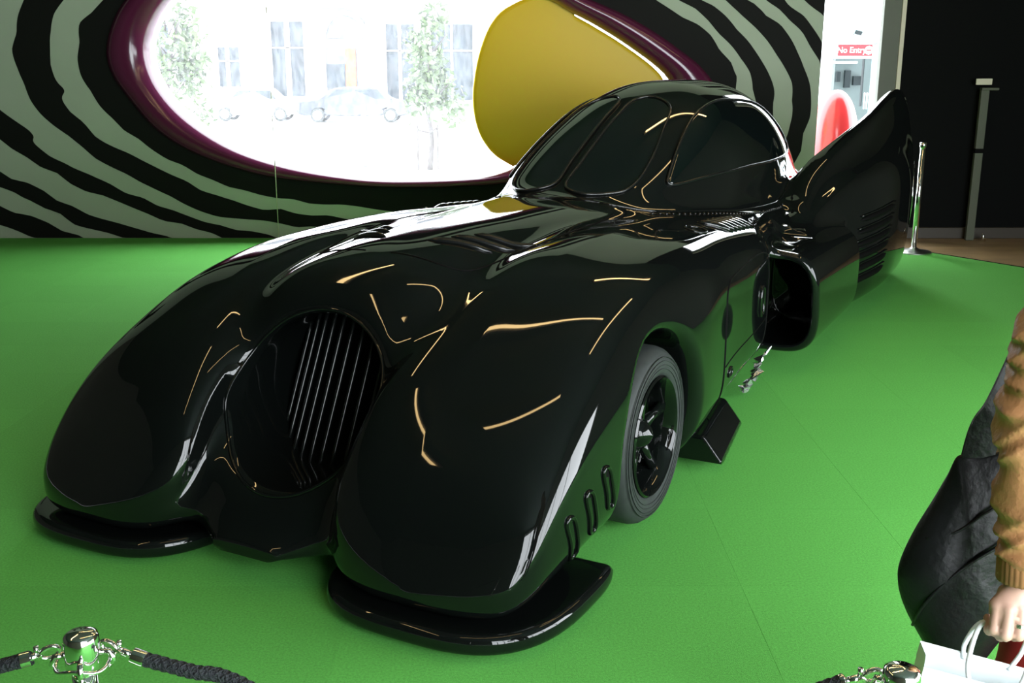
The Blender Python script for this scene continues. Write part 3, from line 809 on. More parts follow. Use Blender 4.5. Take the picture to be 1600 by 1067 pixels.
# nose lip moulding
th = np.linspace(0, 2 * math.pi, 80, endpoint=False)
P = np.stack([np.full(80, -.6), .322 * np.cos(th), .567 + .292 * np.sin(th)], 1)
P = hit(P, (1, 0, 0), 220); P += fgrad(P) * .001
MB().tube(P, .007, 8, True).build('intake_moulding', M['paint'], car, True)

# windows: patches lying on the canopy, each with a rim
def patch(outline, mapfn, name, n=22, off=.004):
    """rounded outline in (u, v); filled by rings towards its middle, projected on the body"""
    O2 = catmull(outline, 8, True); c = O2.mean(0); v = []; f = []; L = len(O2)
    fr = np.linspace(1, .04, n)
    for s in fr: v.append(np.array([mapfn(*(c + (p - c) * s)) for p in O2]))
    V = np.vstack(v); V = onbody(V, off); Nn = fgrad(V)
    for i in range(n - 1):
        for k in range(L): f.append((i * L + k, i * L + (k + 1) % L, (i + 1) * L + (k + 1) % L, (i + 1) * L + k))
    f.append(tuple((n - 1) * L + k for k in range(L)))
    # edge turned down into the body
    E_ = onbody(V[:L], -.004); b = len(V); V2 = np.vstack([V, E_]); N2 = np.vstack([Nn, Nn[:L]])
    for k in range(L): f.append((k, b + k, b + (k + 1) % L, (k + 1) % L))
    o = ob(name, V2, f, M['carglass'], car, True)
    bm = bmesh.new(); bm.from_mesh(o.data); bmesh.ops.recalc_face_normals(bm, faces=bm.faces); bm.to_mesh(o.data); bm.free()
    MB().tube(V[:L] + Nn[:L] * .002, .008, 8, True).build('window_seal', M['trimblack'], o, True)
    return o
def can(s, th_):
    w = float(cn_w(s)); h = float(cn_t(s)) - CB; c_, s_ = math.cos(th_), math.sin(th_)
    k = (abs(c_) ** 2.35 + abs(s_) ** 2.35) ** (-1 / 2.35)
    return (s, w * c_ * k, CB + h * s_ * k)
R = math.radians
for sg in (-1, 1):
    fn = (lambda s, t, g=sg: (lambda p: (p[0], g * p[1], p[2]))(can(s, t)))
    patch([(2.78, R(32)), (2.95, R(27)), (3.5, R(21)), (4.2, R(19)), (4.75, R(21)), (4.98, R(27)), (4.9, R(38)), (4.5, R(49)), (3.9, R(54)), (3.4, R(54)), (3.05, R(47)), (2.85, R(39))], fn, 'side_window')
    patch([(2.36, R(58)), (2.42, R(84)), (2.65, R(86.5)), (3.1, R(87)), (3.34, R(86)), (3.42, R(78)), (3.34, R(66)), (3.08, R(59)), (2.8, R(51)), (2.6, R(45)), (2.48, R(46))], fn, 'windscreen')
# canopy base moulding with a row of small rivets on both sides
for sg in (-1, 1):
    ss = np.linspace(2.3, 5.9, 50)
    base = [(s, sg * (float(cn_w(s)) * .99 + .045), 1.6) for s in ss]
    Pb = hit(base, (0, 0, -1)); Pb += fgrad(Pb) * .001
    m_ = MB().tube(Pb, .006, 6).build('canopy_moulding', M['paint'], car, True)
    mb = MB()
    for s in np.arange(2.5, 4.3, .045):
        p = hit([(s, sg * (float(cn_w(s)) * .99 + .075), 1.6)], (0, 0, -1))[0]
        mb.lathe([(.009, -.004), (.009, .003), (.005, .006), (0, .007)], 8, p)
    r_o = mb.build('rivet_row', M['paint'], m_, True); r_o['kind'] = 'stuff'

# bonnet: louvre panels, slim slots, shut lines
for sg in (-1, 1):
    lv = empty('louvre_panel', (0, 0, 0)); lv.parent = car
    for k in range(6):
        s0 = 2.5 + k * .075
        P = hit([(s0 + .10 * u, sg * (.72 + .16 * u), 1.5) for u in np.linspace(0, 1, 7)], (0, 0, -1)); P += fgrad(P) * .002
        MB().tube(P, [.002, .015, .019, .019, .019, .015, .002], 8).build('louvre', M['paint'], lv, True)
    P = hit([(2.28 + .14 * math.cos(t) * .5, sg * (.79 + .05 * math.sin(t)), 1.5) for t in np.linspace(0, 2 * math.pi, 24, endpoint=False)], (0, 0, -1))
    MB().tube(P + fgrad(P) * .001, .006, 6, True).build('filler_flap', M['paint'], car, True)
    for k in range(3):
        P = hit([(.98 + k * .10 + .1 * u, sg * (.10 + .05 * k + .24 * u), 1.6) for u in np.linspace(0, 1, 9)], (0, 0, -1)); P += fgrad(P) * .001
        MB().tube(P, [.002, .012, .016, .016, .016, .016, .016, .012, .002], 8).build('bonnet_slot', M['trimblack'], car, True)
    line_on([(.78, sg * .06, 1.6), (.8, sg * .30, 1.6), (1.0, sg * .40, 1.6), (1.6, sg * .45, 1.6), (2.2, sg * .40, 1.6)], (0, 0, -1), .0035, 'bonnet_gap', M['gap'])
    # vents on the outer face of the front wing
    for k in range(3):
        s0 = .25 + k * .13; z0 = .25 + k * .04
        ring = [(s0 + .05 * c_ - .07 * (b_ - .5), sg * 1.5, z0 + .02 + .17 * (b_ - .5)) for c_, b_ in [(-.5, .1), (0, 0), (.5, .1), (.5, .5), (.5, .9), (0, 1), (-.5, .9), (-.5, .5)]]
        P = hit(catmull(ring, 5, True), (0, -sg, 0)); g_ = fgrad(P)
        o = MB().tube(P + g_ * .001, .0085, 8, True).build('wing_vent', M['paint'], car, True)
        c_ = P.mean(0); mb = MB(); mb.add([*(P + g_ * .0015), c_ + g_.mean(0) * .0015], [(i, (i + 1) % len(P), len(P)) for i in range(len(P))])
        mb.build('vent_opening', M['gap'], o)
    # door outline, handle and latch
    line_on([(1.98, sg * 1.5, .16), (1.94, sg * 1.5, .45), (1.98, sg * 1.5, .74), (2.3, sg * 1.5, .80), (2.8, sg * 1.5, .80), (2.92, sg * 1.5, .70), (2.92, sg * 1.5, .4), (2.9, sg * 1.5, .16)], (0, -sg, 0), .004, 'door_gap', M['gap'])
    line_on([(1.98, sg * 1.5, .40), (2.9, sg * 1.5, .44)], (0, -sg, 0), .003, 'door_gap', M['gap'])
    P = hit(catmull([(2.70, sg * 1.5, .50), (2.70, sg * 1.5, .62), (2.76, sg * 1.5, .62), (2.76, sg * 1.5, .50)], 4, True), (0, -sg, 0))
    MB().tube(P + fgrad(P) * .003, .009, 8, True).build('door_handle', M['chrome' if 0 else 'paint'], car, True)
    P = hit([(2.12 + .035 * math.cos(t), sg * 1.5, .34 + .022 * math.sin(t)) for t in np.linspace(0, 2 * math.pi, 20, endpoint=False)], (0, -sg, 0))
    MB().tube(P + fgrad(P) * .002, .006, 8, True).build('latch', M['trimblack'], car, True)
    # cooling slots on the rear wing
    for k in range(6):
        z0 = .30 + .085 * k
        P = hit([(4.72 + .03 * k + .62 * u, sg * 1.6, z0 + .05 * u) for u in np.linspace(0, 1, 11)], (0, -sg, 0)); P += fgrad(P) * .0
        MB().tube(P, [.004, .018, .024, .026, .026, .026, .026, .026, .024, .018, .004], 8).build('cooling_slot', M['gap'], car, True)
        P2 = P + np.array([0, 0, .027]) + fgrad(P) * .006
        MB().tube(P2, .006, 6).build('slot_lip', M['paint'], car, True)
    # sill flare behind the front wheel
    line = [(1.74, sg * 1.035, .075), (1.9, sg * 1.06, .07), (2.05, sg * 1.05, .08), (2.2, sg * 1.0, .10)]
    def f_sill(X, Y, Z):
        a = sg * Y
        d = np.maximum(np.abs(Z - .095) - .06, np.maximum(1.70 - X, X - 2.3)); d = smax(d, a - (1.12 - .14 * (X - 1.9) - .8 * (Z - .04)), .02)
        return smax(d, .9 - a, .02)
    sdf_obj('sill_flare', f_sill, (1.62, sg * 1.03 - .18, -.01), (2.4, sg * 1.03 + .18, .2), .014, M['paint'], car)

# wheels
def wheel(s, sg, face, wid):
    # profile radius / offset inwards from the outer face
    tp = [(.225, .03), (.235, .012), (.25, .006), (.285, 0), (.32, .012), (.338, .035), (.345, .06), (.345, wid - .04), (.33, wid), (.22, wid), (.225, .03)]
    def lathe_t(prof_, n=48):
        mb = MB(); mb.lathe([(r, 0) for r, h_ in prof_], n)
        v = []
        for (r, h_) in prof_:
            for k in range(n):
                t = 2 * math.pi * k / n; v.append((s + r * math.cos(t), sg * (face - h_), WR + r * math.sin(t)))
        mb2 = MB(); mb2.v = v; mb2.f = [q for q in mb.f if len(q) == 4]; return mb2
    w = empty('wheel', (0, 0, 0)); w.parent = car
    lathe_t(tp).build('tyre', M['rubber'], w, True)
    lathe_t([(.228, .02), (.236, .006), (.228, .0), (.218, .01), (.205, .05), (.196, .11), (.16, .125), (.0001, .13)]).build('rim', M['paint'], w, angle=35)
    lathe_t([(.075, .13), (.072, .10), (.06, .06), (.03, .03), (.0001, .018)], 28).build('hub_cap', M['paint'], w, True)
    for k in range(5):
        t = 2 * math.pi * k / 5 + .3
        a_ = np.array([s + .05 * math.cos(t), sg * (face - .085), WR + .05 * math.sin(t)]); b_ = np.array([s + .20 * math.cos(t), sg * (face - .06), WR + .20 * math.sin(t)])
        MB().tube([a_, (a_ + b_) / 2, b_], [.028, .02, .024], 8).build('spoke', M['paint'], w, True)
    for k in range(4):   # raised sidewall ribs
        r = .262 + k * .015
        mb = MB().tube([(s + r * math.cos(t), sg * (face + .0005 - abs(r - .285) * .13), WR + r * math.sin(t)) for t in np.linspace(0, 2 * math.pi, 48, endpoint=False)], .0022, 5, True)
        mb.build('sidewall_rib', M['rubber'], w, True)
for sg in (-1, 1):
    wheel(WS, sg, 1.065, .24)
    wheel(RS, sg, 1.03, .26)

# crumpled foil hanging below the sill behind the door
def car_w(s, y, z):
    c_, s_ = math.cos(AXA), math.sin(AXA); return np.array([car_o[0] + s * c_ - y * s_, car_o[1] + s * s_ + y * c_, z])
v = []; f = []; nx, ny = 14, 7
for i in range(nx):
    for j in range(ny):
        u, w_ = i / (nx - 1), j / (ny - 1)
        p = car_w(2.82 + .34 * u + .02 * rng.normal(), -.90 - .05 * w_ + .014 * rng.normal(), .012 + .015 * (1 - u) + .19 * u * (.3 + .7 * w_) + .012 * abs(rng.normal()))
        v.append(p)
b_ = len(v); v += [p + np.array([.004, .006, -.003]) for p in v[:b_]]
for k0 in (0, b_):
    for i in range(nx - 1):
        for j in range(ny - 1): f.append((k0 + i * ny + j, k0 + (i + 1) * ny + j, k0 + (i + 1) * ny + j + 1, k0 + i * ny + j + 1))
tag(ob('foil_wrap', v, f, M['foil']), 'crumpled silver foil on the carpet under the black car sill', 'foil')
# ------------------------------------------------------------------ barrier posts and ropes
def stanchion_top(x, y, zt, label, hooks):
    g = empty('barrier_post', (x, y, 0))
    MB().lathe([(.155, 0), (.155, .006), (.15, .012), (.05, .028), (.03, .034), (.018, .036)], 36).build('base', M['brushed'], g, angle=30)
    MB().lathe([(.0155, .03), (.0155, zt - .045)], 28).build('tube', M['chrome'], g, True)
    MB().lathe([(.0155, zt - .052), (.021, zt - .050), (.0225, zt - .044), (.0225, zt - .010), (.021, zt - .003), (.016, zt), (0, zt + .001)], 32).build('cap', M['chrome'], g, angle=50)
    rg = [(.034 * math.cos(t), .034 * math.sin(t), zt - .041 + .004 * math.sin(3 * t)) for t in np.linspace(0, 2 * math.pi, 48, endpoint=False)]
    MB().tube(rg, .0026, 8, True).build('ring', M['chrome'], g, True)
    for an in (0.15, 2.2, 3.4, 5.0):
        ey = MB().tube([(.022 * math.cos(an), .022 * math.sin(an), zt - .03), (.034 * math.cos(an), .034 * math.sin(an), zt - .030), (.038 * math.cos(an), .038 * math.sin(an), zt - .041), (.032 * math.cos(an), .032 * math.sin(an), zt - .05)], .004, 8)
        ey.build('eyelet', M['chrome'], g, True)
    tag(g, label, 'post')
    return g
sA = atz(125, 988, 1.0); sB = atz(1410, 1043, 1.0)
stanchion_top(sA[0], sA[1], 1.0, 'chrome barrier post with two rope clips at the lower left corner', 2)
stanchion_top(sB[0], sB[1], 1.0, 'chrome barrier post beside the white shopping bag', 1)
def rope(label, P0, clip1, body_pts, group=None):
    """P0 ring point, clip1 end of the metal ferrule, body_pts the black rope after it"""
    P0 = np.array(P0); c1 = np.array(clip1); d = (c1 - P0); Lc = np.linalg.norm(d); d /= Lc
    g = empty('barrier_rope', P0)
    rel = lambda q: np.array(q) - P0
    up = np.array([0, 0, 1.0]); sdv = np.cross(d, up); sdv /= np.linalg.norm(sdv)
    hk = [rel(P0 + d * (.012 + .012 * math.cos(t)) + up * .008 * math.sin(t)) for t in np.linspace(0, 2 * math.pi, 20, endpoint=False)]
    MB().tube(hk, .0032, 8, True).build('hook', M['chrome'], g, True)
    MB().tube([rel(P0 + d * .022), rel(P0 + d * .034), rel(P0 + d * .046)], [.0035, .0055, .0045], 10).build('swivel', M['chrome'], g, True)
    MB().tube([rel(P0 + d * .028 + up * .004), rel(P0 + d * .028 + up * .014)], .0035, 8).build('trigger', M['chrome'], g, True)
    MB().tube([rel(P0 + d * .046), rel(P0 + d * .048), rel(P0 + d * (Lc - .003)), rel(c1)], [.008, .0105, .0105, .0095], 20).build('ferrule', M['chrome'], g, angle=40)
    pts = catmull([rel(c1 - d * .004)] + [rel(q) for q in body_pts], 14)
    MB().tube(pts, .0088, 12).build('cord', M['rope'], g, True)
    # braid: two crossing strands
    s = np.concatenate([[0], np.cumsum(np.linalg.norm(np.diff(pts, axis=0), axis=1))]); u = np.arange(0, min(s[-1], .5), .0025)
    Q = np.stack([np.interp(u, s, pts[:, i]) for i in range(3)], 1); T = np.gradient(Q, axis=0); T /= np.linalg.norm(T, axis=1)[:, None]
    A_ = np.cross(T, up); A_ /= np.linalg.norm(A_, axis=1)[:, None]; B_ = np.cross(T, A_)
    for sgn_ in (-1, 1):
        for ph in range(4):
            an = sgn_ * u / .0075 + ph * math.pi / 2
            MB().tube(Q + (A_ * np.cos(an)[:, None] + B_ * np.sin(an)[:, None]) * .0082, .0019, 4).build('braid', M['rope'], g, True)
    tag(g, label, 'rope', group)
def ringpt(c, px, py, z):      # point on the ring's height seen near that pixel
    return atz(px, py, z)
# left rope: leaves the frame at the left edge
r0 = atz(93, 1015, .960); r1 = atz(44, 1029, .955)
rope('black braided barrier rope leaving the frame at the left edge', r0, r1, [atz(0, 1041, .945), atz(-140, 1075, .90), np.array([-1.25, 1.05, .80])])
# right rope: hangs from the left post to the post by the shopping bag
r0 = atz(158, 1006, .965); r1 = atz(228, 1031, .950)
q1 = atz(300, 1049, .937); q2 = atz(374, 1067, .921)
r2 = atz(1300, 1085, .945); r3 = atz(1378, 1052, .968)
rope('black braided barrier rope drooping from the lower left chrome post', r0, r1, [q1, q2, np.array([-.19, 1.18, .855]), np.array([-.05, 1.17, .83])])
rope('barrier rope end with chrome clip hooked to the post by the white bag', r3, atz(1312, 1066, .955), [atz(1270, 1082, .94), atz(1200, 1112, .915), np.array([.12, 1.15, .85]), np.array([-.045, 1.17, .83])])

# far chrome post beside the car's tail
b = atz(1427, 394, 0); tz = at(1432, 222, b[1])[2]
g = empty('barrier_post', b)
MB().lathe([(.17, 0), (.17, .008), (.16, .016), (.05, .035), (.03, .05)], 32).build('base', M['brushed'], g, angle=30)
MB().lathe([(.026, .03), (.026, tz - .03)], 24).build('tube', M['chrome'], g, True)
MB().lathe([(.03, tz - .05), (.034, tz - .04), (.034, tz - .008), (.026, tz), (0, tz + .002)], 24).build('cap', M['chrome'], g, angle=50)
tag(g, 'slim chrome barrier post behind the tail of the black car', 'post')
# tall grey post with a card on top against the black partition
b = at(1514, 372, 10.95); tz = at(1545, 138, 10.95)[2]
g = empty('card_post', (b[0], 10.95, 0))
MB().bevbox(-.04, .04, -.02, .02, .0, tz, .006).build('upright', M['jamb'], g)
MB().bevbox(-.04, .13, -.03, .03, tz - .02, tz + .006, .004).build('bracket', M['jamb'], g)
MB().bevbox(-.10, .06, -.012, .0, tz + .035, tz + .095, .002).build('card', M['card'], g)
MB().bevbox(-.045, .045, -.026, .026, .90, .945, .003).build('strap_band', M['gap'], g)
MB().tube([(.12, -.06, 0), (.12, -.06, .06), (.11, -.06, .075)], [.03, .012, .008], 12).build('floor_bolt', M['chrome'], g, True)
tag(g, 'tall grey post with small cream card against the black partition', 'post')

# ------------------------------------------------------------------ the visitor at the right edge
px_, py_ = 1.14, 1.90
per = empty('person', (px_, py_, 0))
tag(per, 'person in tan leather jacket and red trousers holding a white bag', 'person')
off = np.array([px_, py_, 0.0])
W0 = at(1601, 905, 1.67) - off          # wrist
arm_pts = [at(1603, 905, 1.67), at(1611, 770, 1.69), at(1613, 655, 1.71), at(1640, 540, 1.72), at(1700, 420, 1.74), at(1770, 300, 1.78)]
arm = [p - off for p in arm_pts]
sh = arm[-1]
ZT = sh[2]                                # shoulder height
# knuckles and fingers: the hand hangs with its back to the camera, fingers closed on the bag handle
kn = [at(x, y, yy) - off for x, y, yy in [(1559, 948, 1.652), (1577, 953, 1.640), (1596, 953, 1.638), (1615, 947, 1.645)]]
pip = [at(x, y, yy) - off for x, y, yy in [(1553, 984, 1.642), (1571, 993, 1.628), (1592, 993, 1.626), (1612, 985, 1.634)]]
tip = [p + np.array([.004, .034, .004]) for p in pip]
mid = [p + np.array([.002, .020, -.012]) for p in pip]
thumb = [at(1572, 925, 1.70) - off, at(1556, 955, 1.705) - off, at(1560, 985, 1.695) - off]
def f_person(X, Y, Z):
    d = ellip(X, Y, Z, (-.02, 0, ZT + .235), (.095, .078, .118))
    d = smin(d, ellip(X, Y, Z, (-.045, 0, ZT + .19), (.065, .058, .08)), .03)
    d = smin(d, capsule(X, Y, Z, (-.115, 0, ZT + .235), (-.128, 0, ZT + .205), .011, .016), .015)      # nose
    for s in (-1, 1):
        d = smin(d, ellip(X, Y, Z, (.005, s * .077, ZT + .225), (.022, .012, .034)), .008)              # ears
        d = smax(d, -ellip(X, Y, Z, (-.118, s * .032, ZT + .245), (.018, .017, .010)), .012)            # eye hollows
        d = smin(d, ellip(X, Y, Z, (-.098, s * .032, ZT + .245), (.013, .013, .011)), .003)
    d = smin(d, capsule(X, Y, Z, (-.107, -.018, ZT + .165), (-.107, .018, ZT + .165), .007, .007), .008)  # lips
    d = smin(d, capsule(X, Y, Z, (0, 0, ZT + .18), (.01, 0, ZT + .02), .052, .06), .03)
    d = smin(d, ellip(X, Y, Z, (.0, 0, ZT - .17), (.10, .155, .24)), .05)
    d = smin(d, ellip(X, Y, Z, (.0, 0, ZT - .48), (.10, .15, .18)), .08)
    for a, b, ra, rb in [((0, -.09, ZT - .50), (-.12, -.06, .48), .078, .055), ((-.12, -.06, .48), (-.05, -.07, .07), .052, .034),
                         ((0, .09, ZT - .50), (.04, .09, .48), .078, .055), ((.04, .09, .48), (.10, .09, .07), .052, .034),
                         ((-.05, -.07, .05), (-.17, -.09, .03), .034, .028), ((.10, .09, .05), (-.02, .09, .03), .034, .028)]:
        d = smin(d, capsule(X, Y, Z, a, b, ra, rb), .03)
    for a, b, ra, rb in [((0, .15, ZT - .02), (.03, .21, ZT - .30), .045, .036), ((.03, .21, ZT - .30), (-.08, .20, ZT - .53), .034, .024), ((-.08, .20, ZT - .53), (-.13, .19, ZT - .63), .03, .024)]:
        d = smin(d, capsule(X, Y, Z, a, b, ra, rb), .03)
    d = smin(d, capsule(X, Y, Z, (0, -.1, ZT - .04), arm[-1], .04, .036), .03)
    rr = [.026, .027, .028, .030, .032, .036]
    for i in range(5): d = smin(d, capsule(X, Y, Z, arm[i], arm[i + 1], rr[i], rr[i + 1]), .02)
    # palm
    for i in range(4):
        d = smin(d, capsule(X, Y, Z, W0 + (kn[i] - W0) * .08, kn[i] + np.array([0, .006, 0]), .017, .0125), .014)
    fr = [.0092, .0098, .0095, .0085]
    for i in range(4):
        fg = capsule(X, Y, Z, kn[i], pip[i], fr[i] + .0008, fr[i])
        fg = smin(fg, capsule(X, Y, Z, pip[i], mid[i], fr[i], fr[i] - .0005), .004)
        fg = smin(fg, capsule(X, Y, Z, mid[i], tip[i], fr[i] - .0005, fr[i] - .0015), .004)
        d = smin(d, fg, .004)
    tb = smin(capsule(X, Y, Z, W0 + np.array([0, .012, -.02]), thumb[0], .017, .013), capsule(X, Y, Z, thumb[0], thumb[1], .0125, .011), .006)
    tb = smin(tb, capsule(X, Y, Z, thumb[1], thumb[2], .011, .0085), .006)
    return smin(d, tb, .008)
# head, trunk and limbs as one surface (fine grid so the fingers stay apart)
sdf_obj('body', f_person, (-.40, -.36, -.02), (.32, .32, ZT + .40), .0068, M['skin'], per)
# ring on the third finger
rp_ = kn[2] + (pip[2] - kn[2]) * .62; ax_ = pip[2] - kn[2]; ax_ /= np.linalg.norm(ax_)
u_ = np.cross(ax_, (0, 1, 0)); u_ /= np.linalg.norm(u_); w_ = np.cross(ax_, u_)
mb = MB()
for dz in (-.0022, 0, .0022):
    mb.tube([rp_ + ax_ * dz + .0106 * (math.cos(t) * u_ + math.sin(t) * w_) for t in np.linspace(0, 2 * math.pi, 32, endpoint=False)], .0016, 6, True)
mb.build('finger_ring', M['silver'], per, True)
# jacket: trunk, two sleeves with leather folds, ribbed cuffs
def folds(Z, X, Y, amp):
    a = np.sin(Z * 55 + 1.5 * np.sin(X * 24 + Y * 15) + 1.6 * np.sin(Z * 21))
    b = np.sin(Z * 40 - X * 48 + 1.5 * np.sin(Y * 40 + Z * 31))
    a = 1 - np.sqrt(a * a + .02); b = 1 - np.sqrt(b * b + .03)
    return amp * (1.1 * a + .75 * b - .75)
Ls = np.concatenate([[0], np.cumsum([np.linalg.norm(arm[i + 1] - arm[i]) for i in range(5)])])
def f_jacket(X, Y, Z):
    d = ellip(X, Y, Z, (.0, 0, ZT - .16), (.145, .185, .26)); d = smin(d, ellip(X, Y, Z, (.01, 0, ZT - .40), (.15, .175, .17)), .09)
    d = smax(d, ZT - .52 - Z, .03)
    d = smin(d, capsule(X, Y, Z, (.005, 0, ZT - .02), (.01, 0, ZT + .07), .085, .075), .04)
    d = np.maximum(d, -capsule(X, Y, Z, (0, 0, ZT + .04), (0, 0, ZT + .3), .062, .07))
    r2 = .062
    d2 = smin(capsule(X, Y, Z, (0, .14, ZT - .03), (.03, .215, ZT - .30), .075, .058), capsule(X, Y, Z, (.03, .215, ZT - .30), (-.07, .205, ZT - .50), .056, .045), .02)
    d = smin(d, d2, .04)
    rr = [.047, .0545, .055, .056, .064, .078]
    s = capsule(X, Y, Z, (0, -.1, ZT - .04), arm[-1], .08, .078)
    for i in range(5):
        a = arm[i] + ((arm[1] - arm[0]) * .22 if i == 0 else 0)
        s = smin(s, capsule(X, Y, Z, a, arm[i + 1], rr[i], rr[i + 1]), .02)
    s = s - folds(Z, X, Y, .0095)
    d = smin(d, s, .03)
    return smax(d, -(Z - (arm[0][2] + .012)) , .004) if False else d
sdf_obj('jacket', f_jacket, (-.42, -.40, ZT - .66), (.34, .36, ZT + .12), .0078, M['jacket'], per)
ca = arm[0] + np.array([0, 0, -.004]); cb = arm[0] + (arm[1] - arm[0]) * .30
def cuff(a, b, r):
    d = np.array(b) - a; L = np.linalg.norm(d); d = d / L; u = np.cross(d, (0, 1, 0)); u /= np.linalg.norm(u); w = np.cross(d, u)
    v = []; f = []; n = 96; lev = [(0, .8), (0, .97), (.1, 1.0), (.9, 1.0), (1.0, .96), (1.0, .8)]
    for t, k in lev:
        for i in range(n):
            an = 2 * math.pi * i / n; rr = r * k * (1 + (.028 if i % 3 == 0 else -.012)); v.append(a + d * L * t + rr * (math.cos(an) * u + math.sin(an) * w))
    for j in range(len(lev) - 1):
        for i in range(n): f.append((j * n + i, j * n + (i + 1) % n, (j + 1) * n + (i + 1) % n, (j + 1) * n + i))
    ob('cuff', v, f, M['cuff'], per, True)
cuff(ca, cb, .047)
cuff(np.array((-.10, .20, ZT - .56)), np.array((-.07, .205, ZT - .50)), .042)
def f_trouser(X, Y, Z):
    d = ellip(X, Y, Z, (.0, 0, ZT - .50), (.135, .165, .17))
    for a, b, ra, rb in [((-.01, -.085, ZT - .52), (-.13, -.06, .48), .105, .08), ((-.13, -.06, .48), (-.05, -.07, .10), .08, .062), ((0, .085, ZT - .52), (.04, .09, .48), .105, .08), ((.04, .09, .48), (.10, .09, .10), .08, .062)]:
        d = smin(d, capsule(X, Y, Z, a, b, ra, rb), .035)
    d = d - .003 * np.sin(Z * 40 + X * 30)
    return smax(smax(d, .07 - Z, .008), Z - (ZT - .42), .01)
sdf_obj('trousers', f_trouser, (-.28, -.24, .02), (.26, .24, ZT - .36), .012, M['red'], per)
def f_shoe(cx, cy):
    def fn(X, Y, Z):
        d = smin(ellip(X, Y, Z, (cx - .07, cy, .04), (.135, .05, .045)), capsule(X, Y, Z, (cx, cy, .05), (cx, cy, .11), .045, .042), .03)
        return smax(d, .002 - Z, .006)
    return fn
for cx, cy in ((-.05, -.075), (.10, .09)): sdf_obj('shoe', f_shoe(cx, cy), (cx - .24, cy - .09, -.02), (cx + .1, cy + .09, .17), .011, M['shoe'], per)
def f_hair(X, Y, Z):
    d = ellip(X, Y, Z, (.008, 0, ZT + .255), (.108, .093, .118))
    d = smin(d, ellip(X, Y, Z, (.055, 0, ZT + .16), (.06, .085, .13)), .04)
    face = ellip(X, Y, Z, (-.12, 0, ZT + .205), (.10, .085, .105))
    return smax(d, -face, .015) - .003 * np.sin(Y * 160 + 3 * np.sin(Z * 20))
sdf_obj('hair', f_hair, (-.13, -.13, ZT + .0), (.16, .13, ZT + .42), .009, M['hair'], per)

# black hobo bag on the visitor's far side: an inflated leather pouch with a strap over the shoulder
YBAG = 1.84
bo_px = [(1497, 712), (1530, 712), (1575, 705), (1600, 720), (1612, 790), (1600, 880), (1580, 950), (1556, 1000), (1528, 1036), (1490, 1042), (1455, 1020), (1432, 985), (1412, 945), (1403, 910), (1408, 880), (1432, 830), (1462, 780), (1482, 742)]
BO = catmull([at(x, y, YBAG)[[0, 2]] for x, y in bo_px], 6, True)
bc = BO.mean(0)
bag = empty('shoulder_bag', (bc[0], YBAG, bc[1] - .18))
b0 = np.array([bc[0], YBAG, bc[1] - .18])
L = len(BO); v = []; f = []
lv = [(.10, 1.0), (.45, .93), (.70, .76), (.88, .5), (.97, .24), (1.0, .0), (.97, -.24), (.88, -.5), (.70, -.76), (.45, -.93), (.10, -1.0)]
for k, (s, y) in enumerate(lv):
    for i, p in enumerate(BO):
        q = bc + (p - bc) * s
        low = np.clip((BO[:, 1].max() - q[1]) / (BO[:, 1].max() - BO[:, 1].min()), 0, 1)
        th_ = (.022 + .062 * low ** .7)
        wr_ = .010 * math.sin(34 * (q[0] * .8 + q[1] * .6) + 1.3 * math.sin(18 * q[1])) * (1 - abs(s - .6)) * (.4 + .6 * low)
        v.append(np.array([q[0], YBAG - y * th_ - wr_ * np.sign(y), q[1]]) - b0)
for k in range(len(lv) - 1):
    for i in range(L): f.append((k * L + i, k * L + (i + 1) % L, (k + 1) * L + (i + 1) % L, (k + 1) * L + i))
f.append(tuple(range(L - 1, -1, -1))); f.append(tuple((len(lv) - 1) * L + i for i in range(L)))
ob('pouch', v, f, M['bag'], bag, True)
# seam piping across the pouch and along its edge
def bag_surf(x, y):
    q = at(x, y, YBAG)[[0, 2]]; d = q - bc
    # distance share towards the outline along that direction
    an = np.arctan2(BO[:, 1] - bc[1], BO[:, 0] - bc[0]); a0 = math.atan2(d[1], d[0]); i = int(np.argmin(np.abs(np.angle(np.exp(1j * (an - a0))))))
    s = min(1.0, np.linalg.norm(d) / np.linalg.norm(BO[i] - bc)); yy = np.interp(s, [.1, .45, .7, .88, .97, 1.0], [1, .93, .76, .5, .24, 0])
    low = np.clip((BO[:, 1].max() - q[1]) / (BO[:, 1].max() - BO[:, 1].min()), 0, 1)
    return np.array([q[0], YBAG - yy * (.022 + .062 * low ** .7) - .003, q[1]]) - b0
MB().tube(catmull([bag_surf(x, y) for x, y in [(1425, 975), (1428, 930), (1455, 890), (1500, 855), (1560, 825), (1605, 800)]], 8), .0032, 8).build('seam', M['bag'], bag, True)
MB().tube(catmull([bag_surf(x, y) for x, y in [(1440, 832), (1480, 815), (1520, 790), (1560, 770), (1600, 755)]], 8), .0028, 8).build('seam', M['bag'], bag, True)
st = catmull([at(1522, 735, YBAG) - b0, at(1540, 672, YBAG) - b0, at(1566, 632, YBAG) - b0, at(1620, 520, YBAG + .02) - b0, at(1720, 330, YBAG + .03) - b0, np.array([px_ - .02, py_ - .02, ZT + .075]) - b0], 8)
st2 = catmull([at(1590, 712, YBAG + .03) - b0, at(1600, 660, YBAG + .05) - b0, at(1640, 520, YBAG + .08) - b0, at(1740, 330, YBAG + .08) - b0, np.array([px_ + .0, py_ - .02, ZT + .075]) - b0], 8)
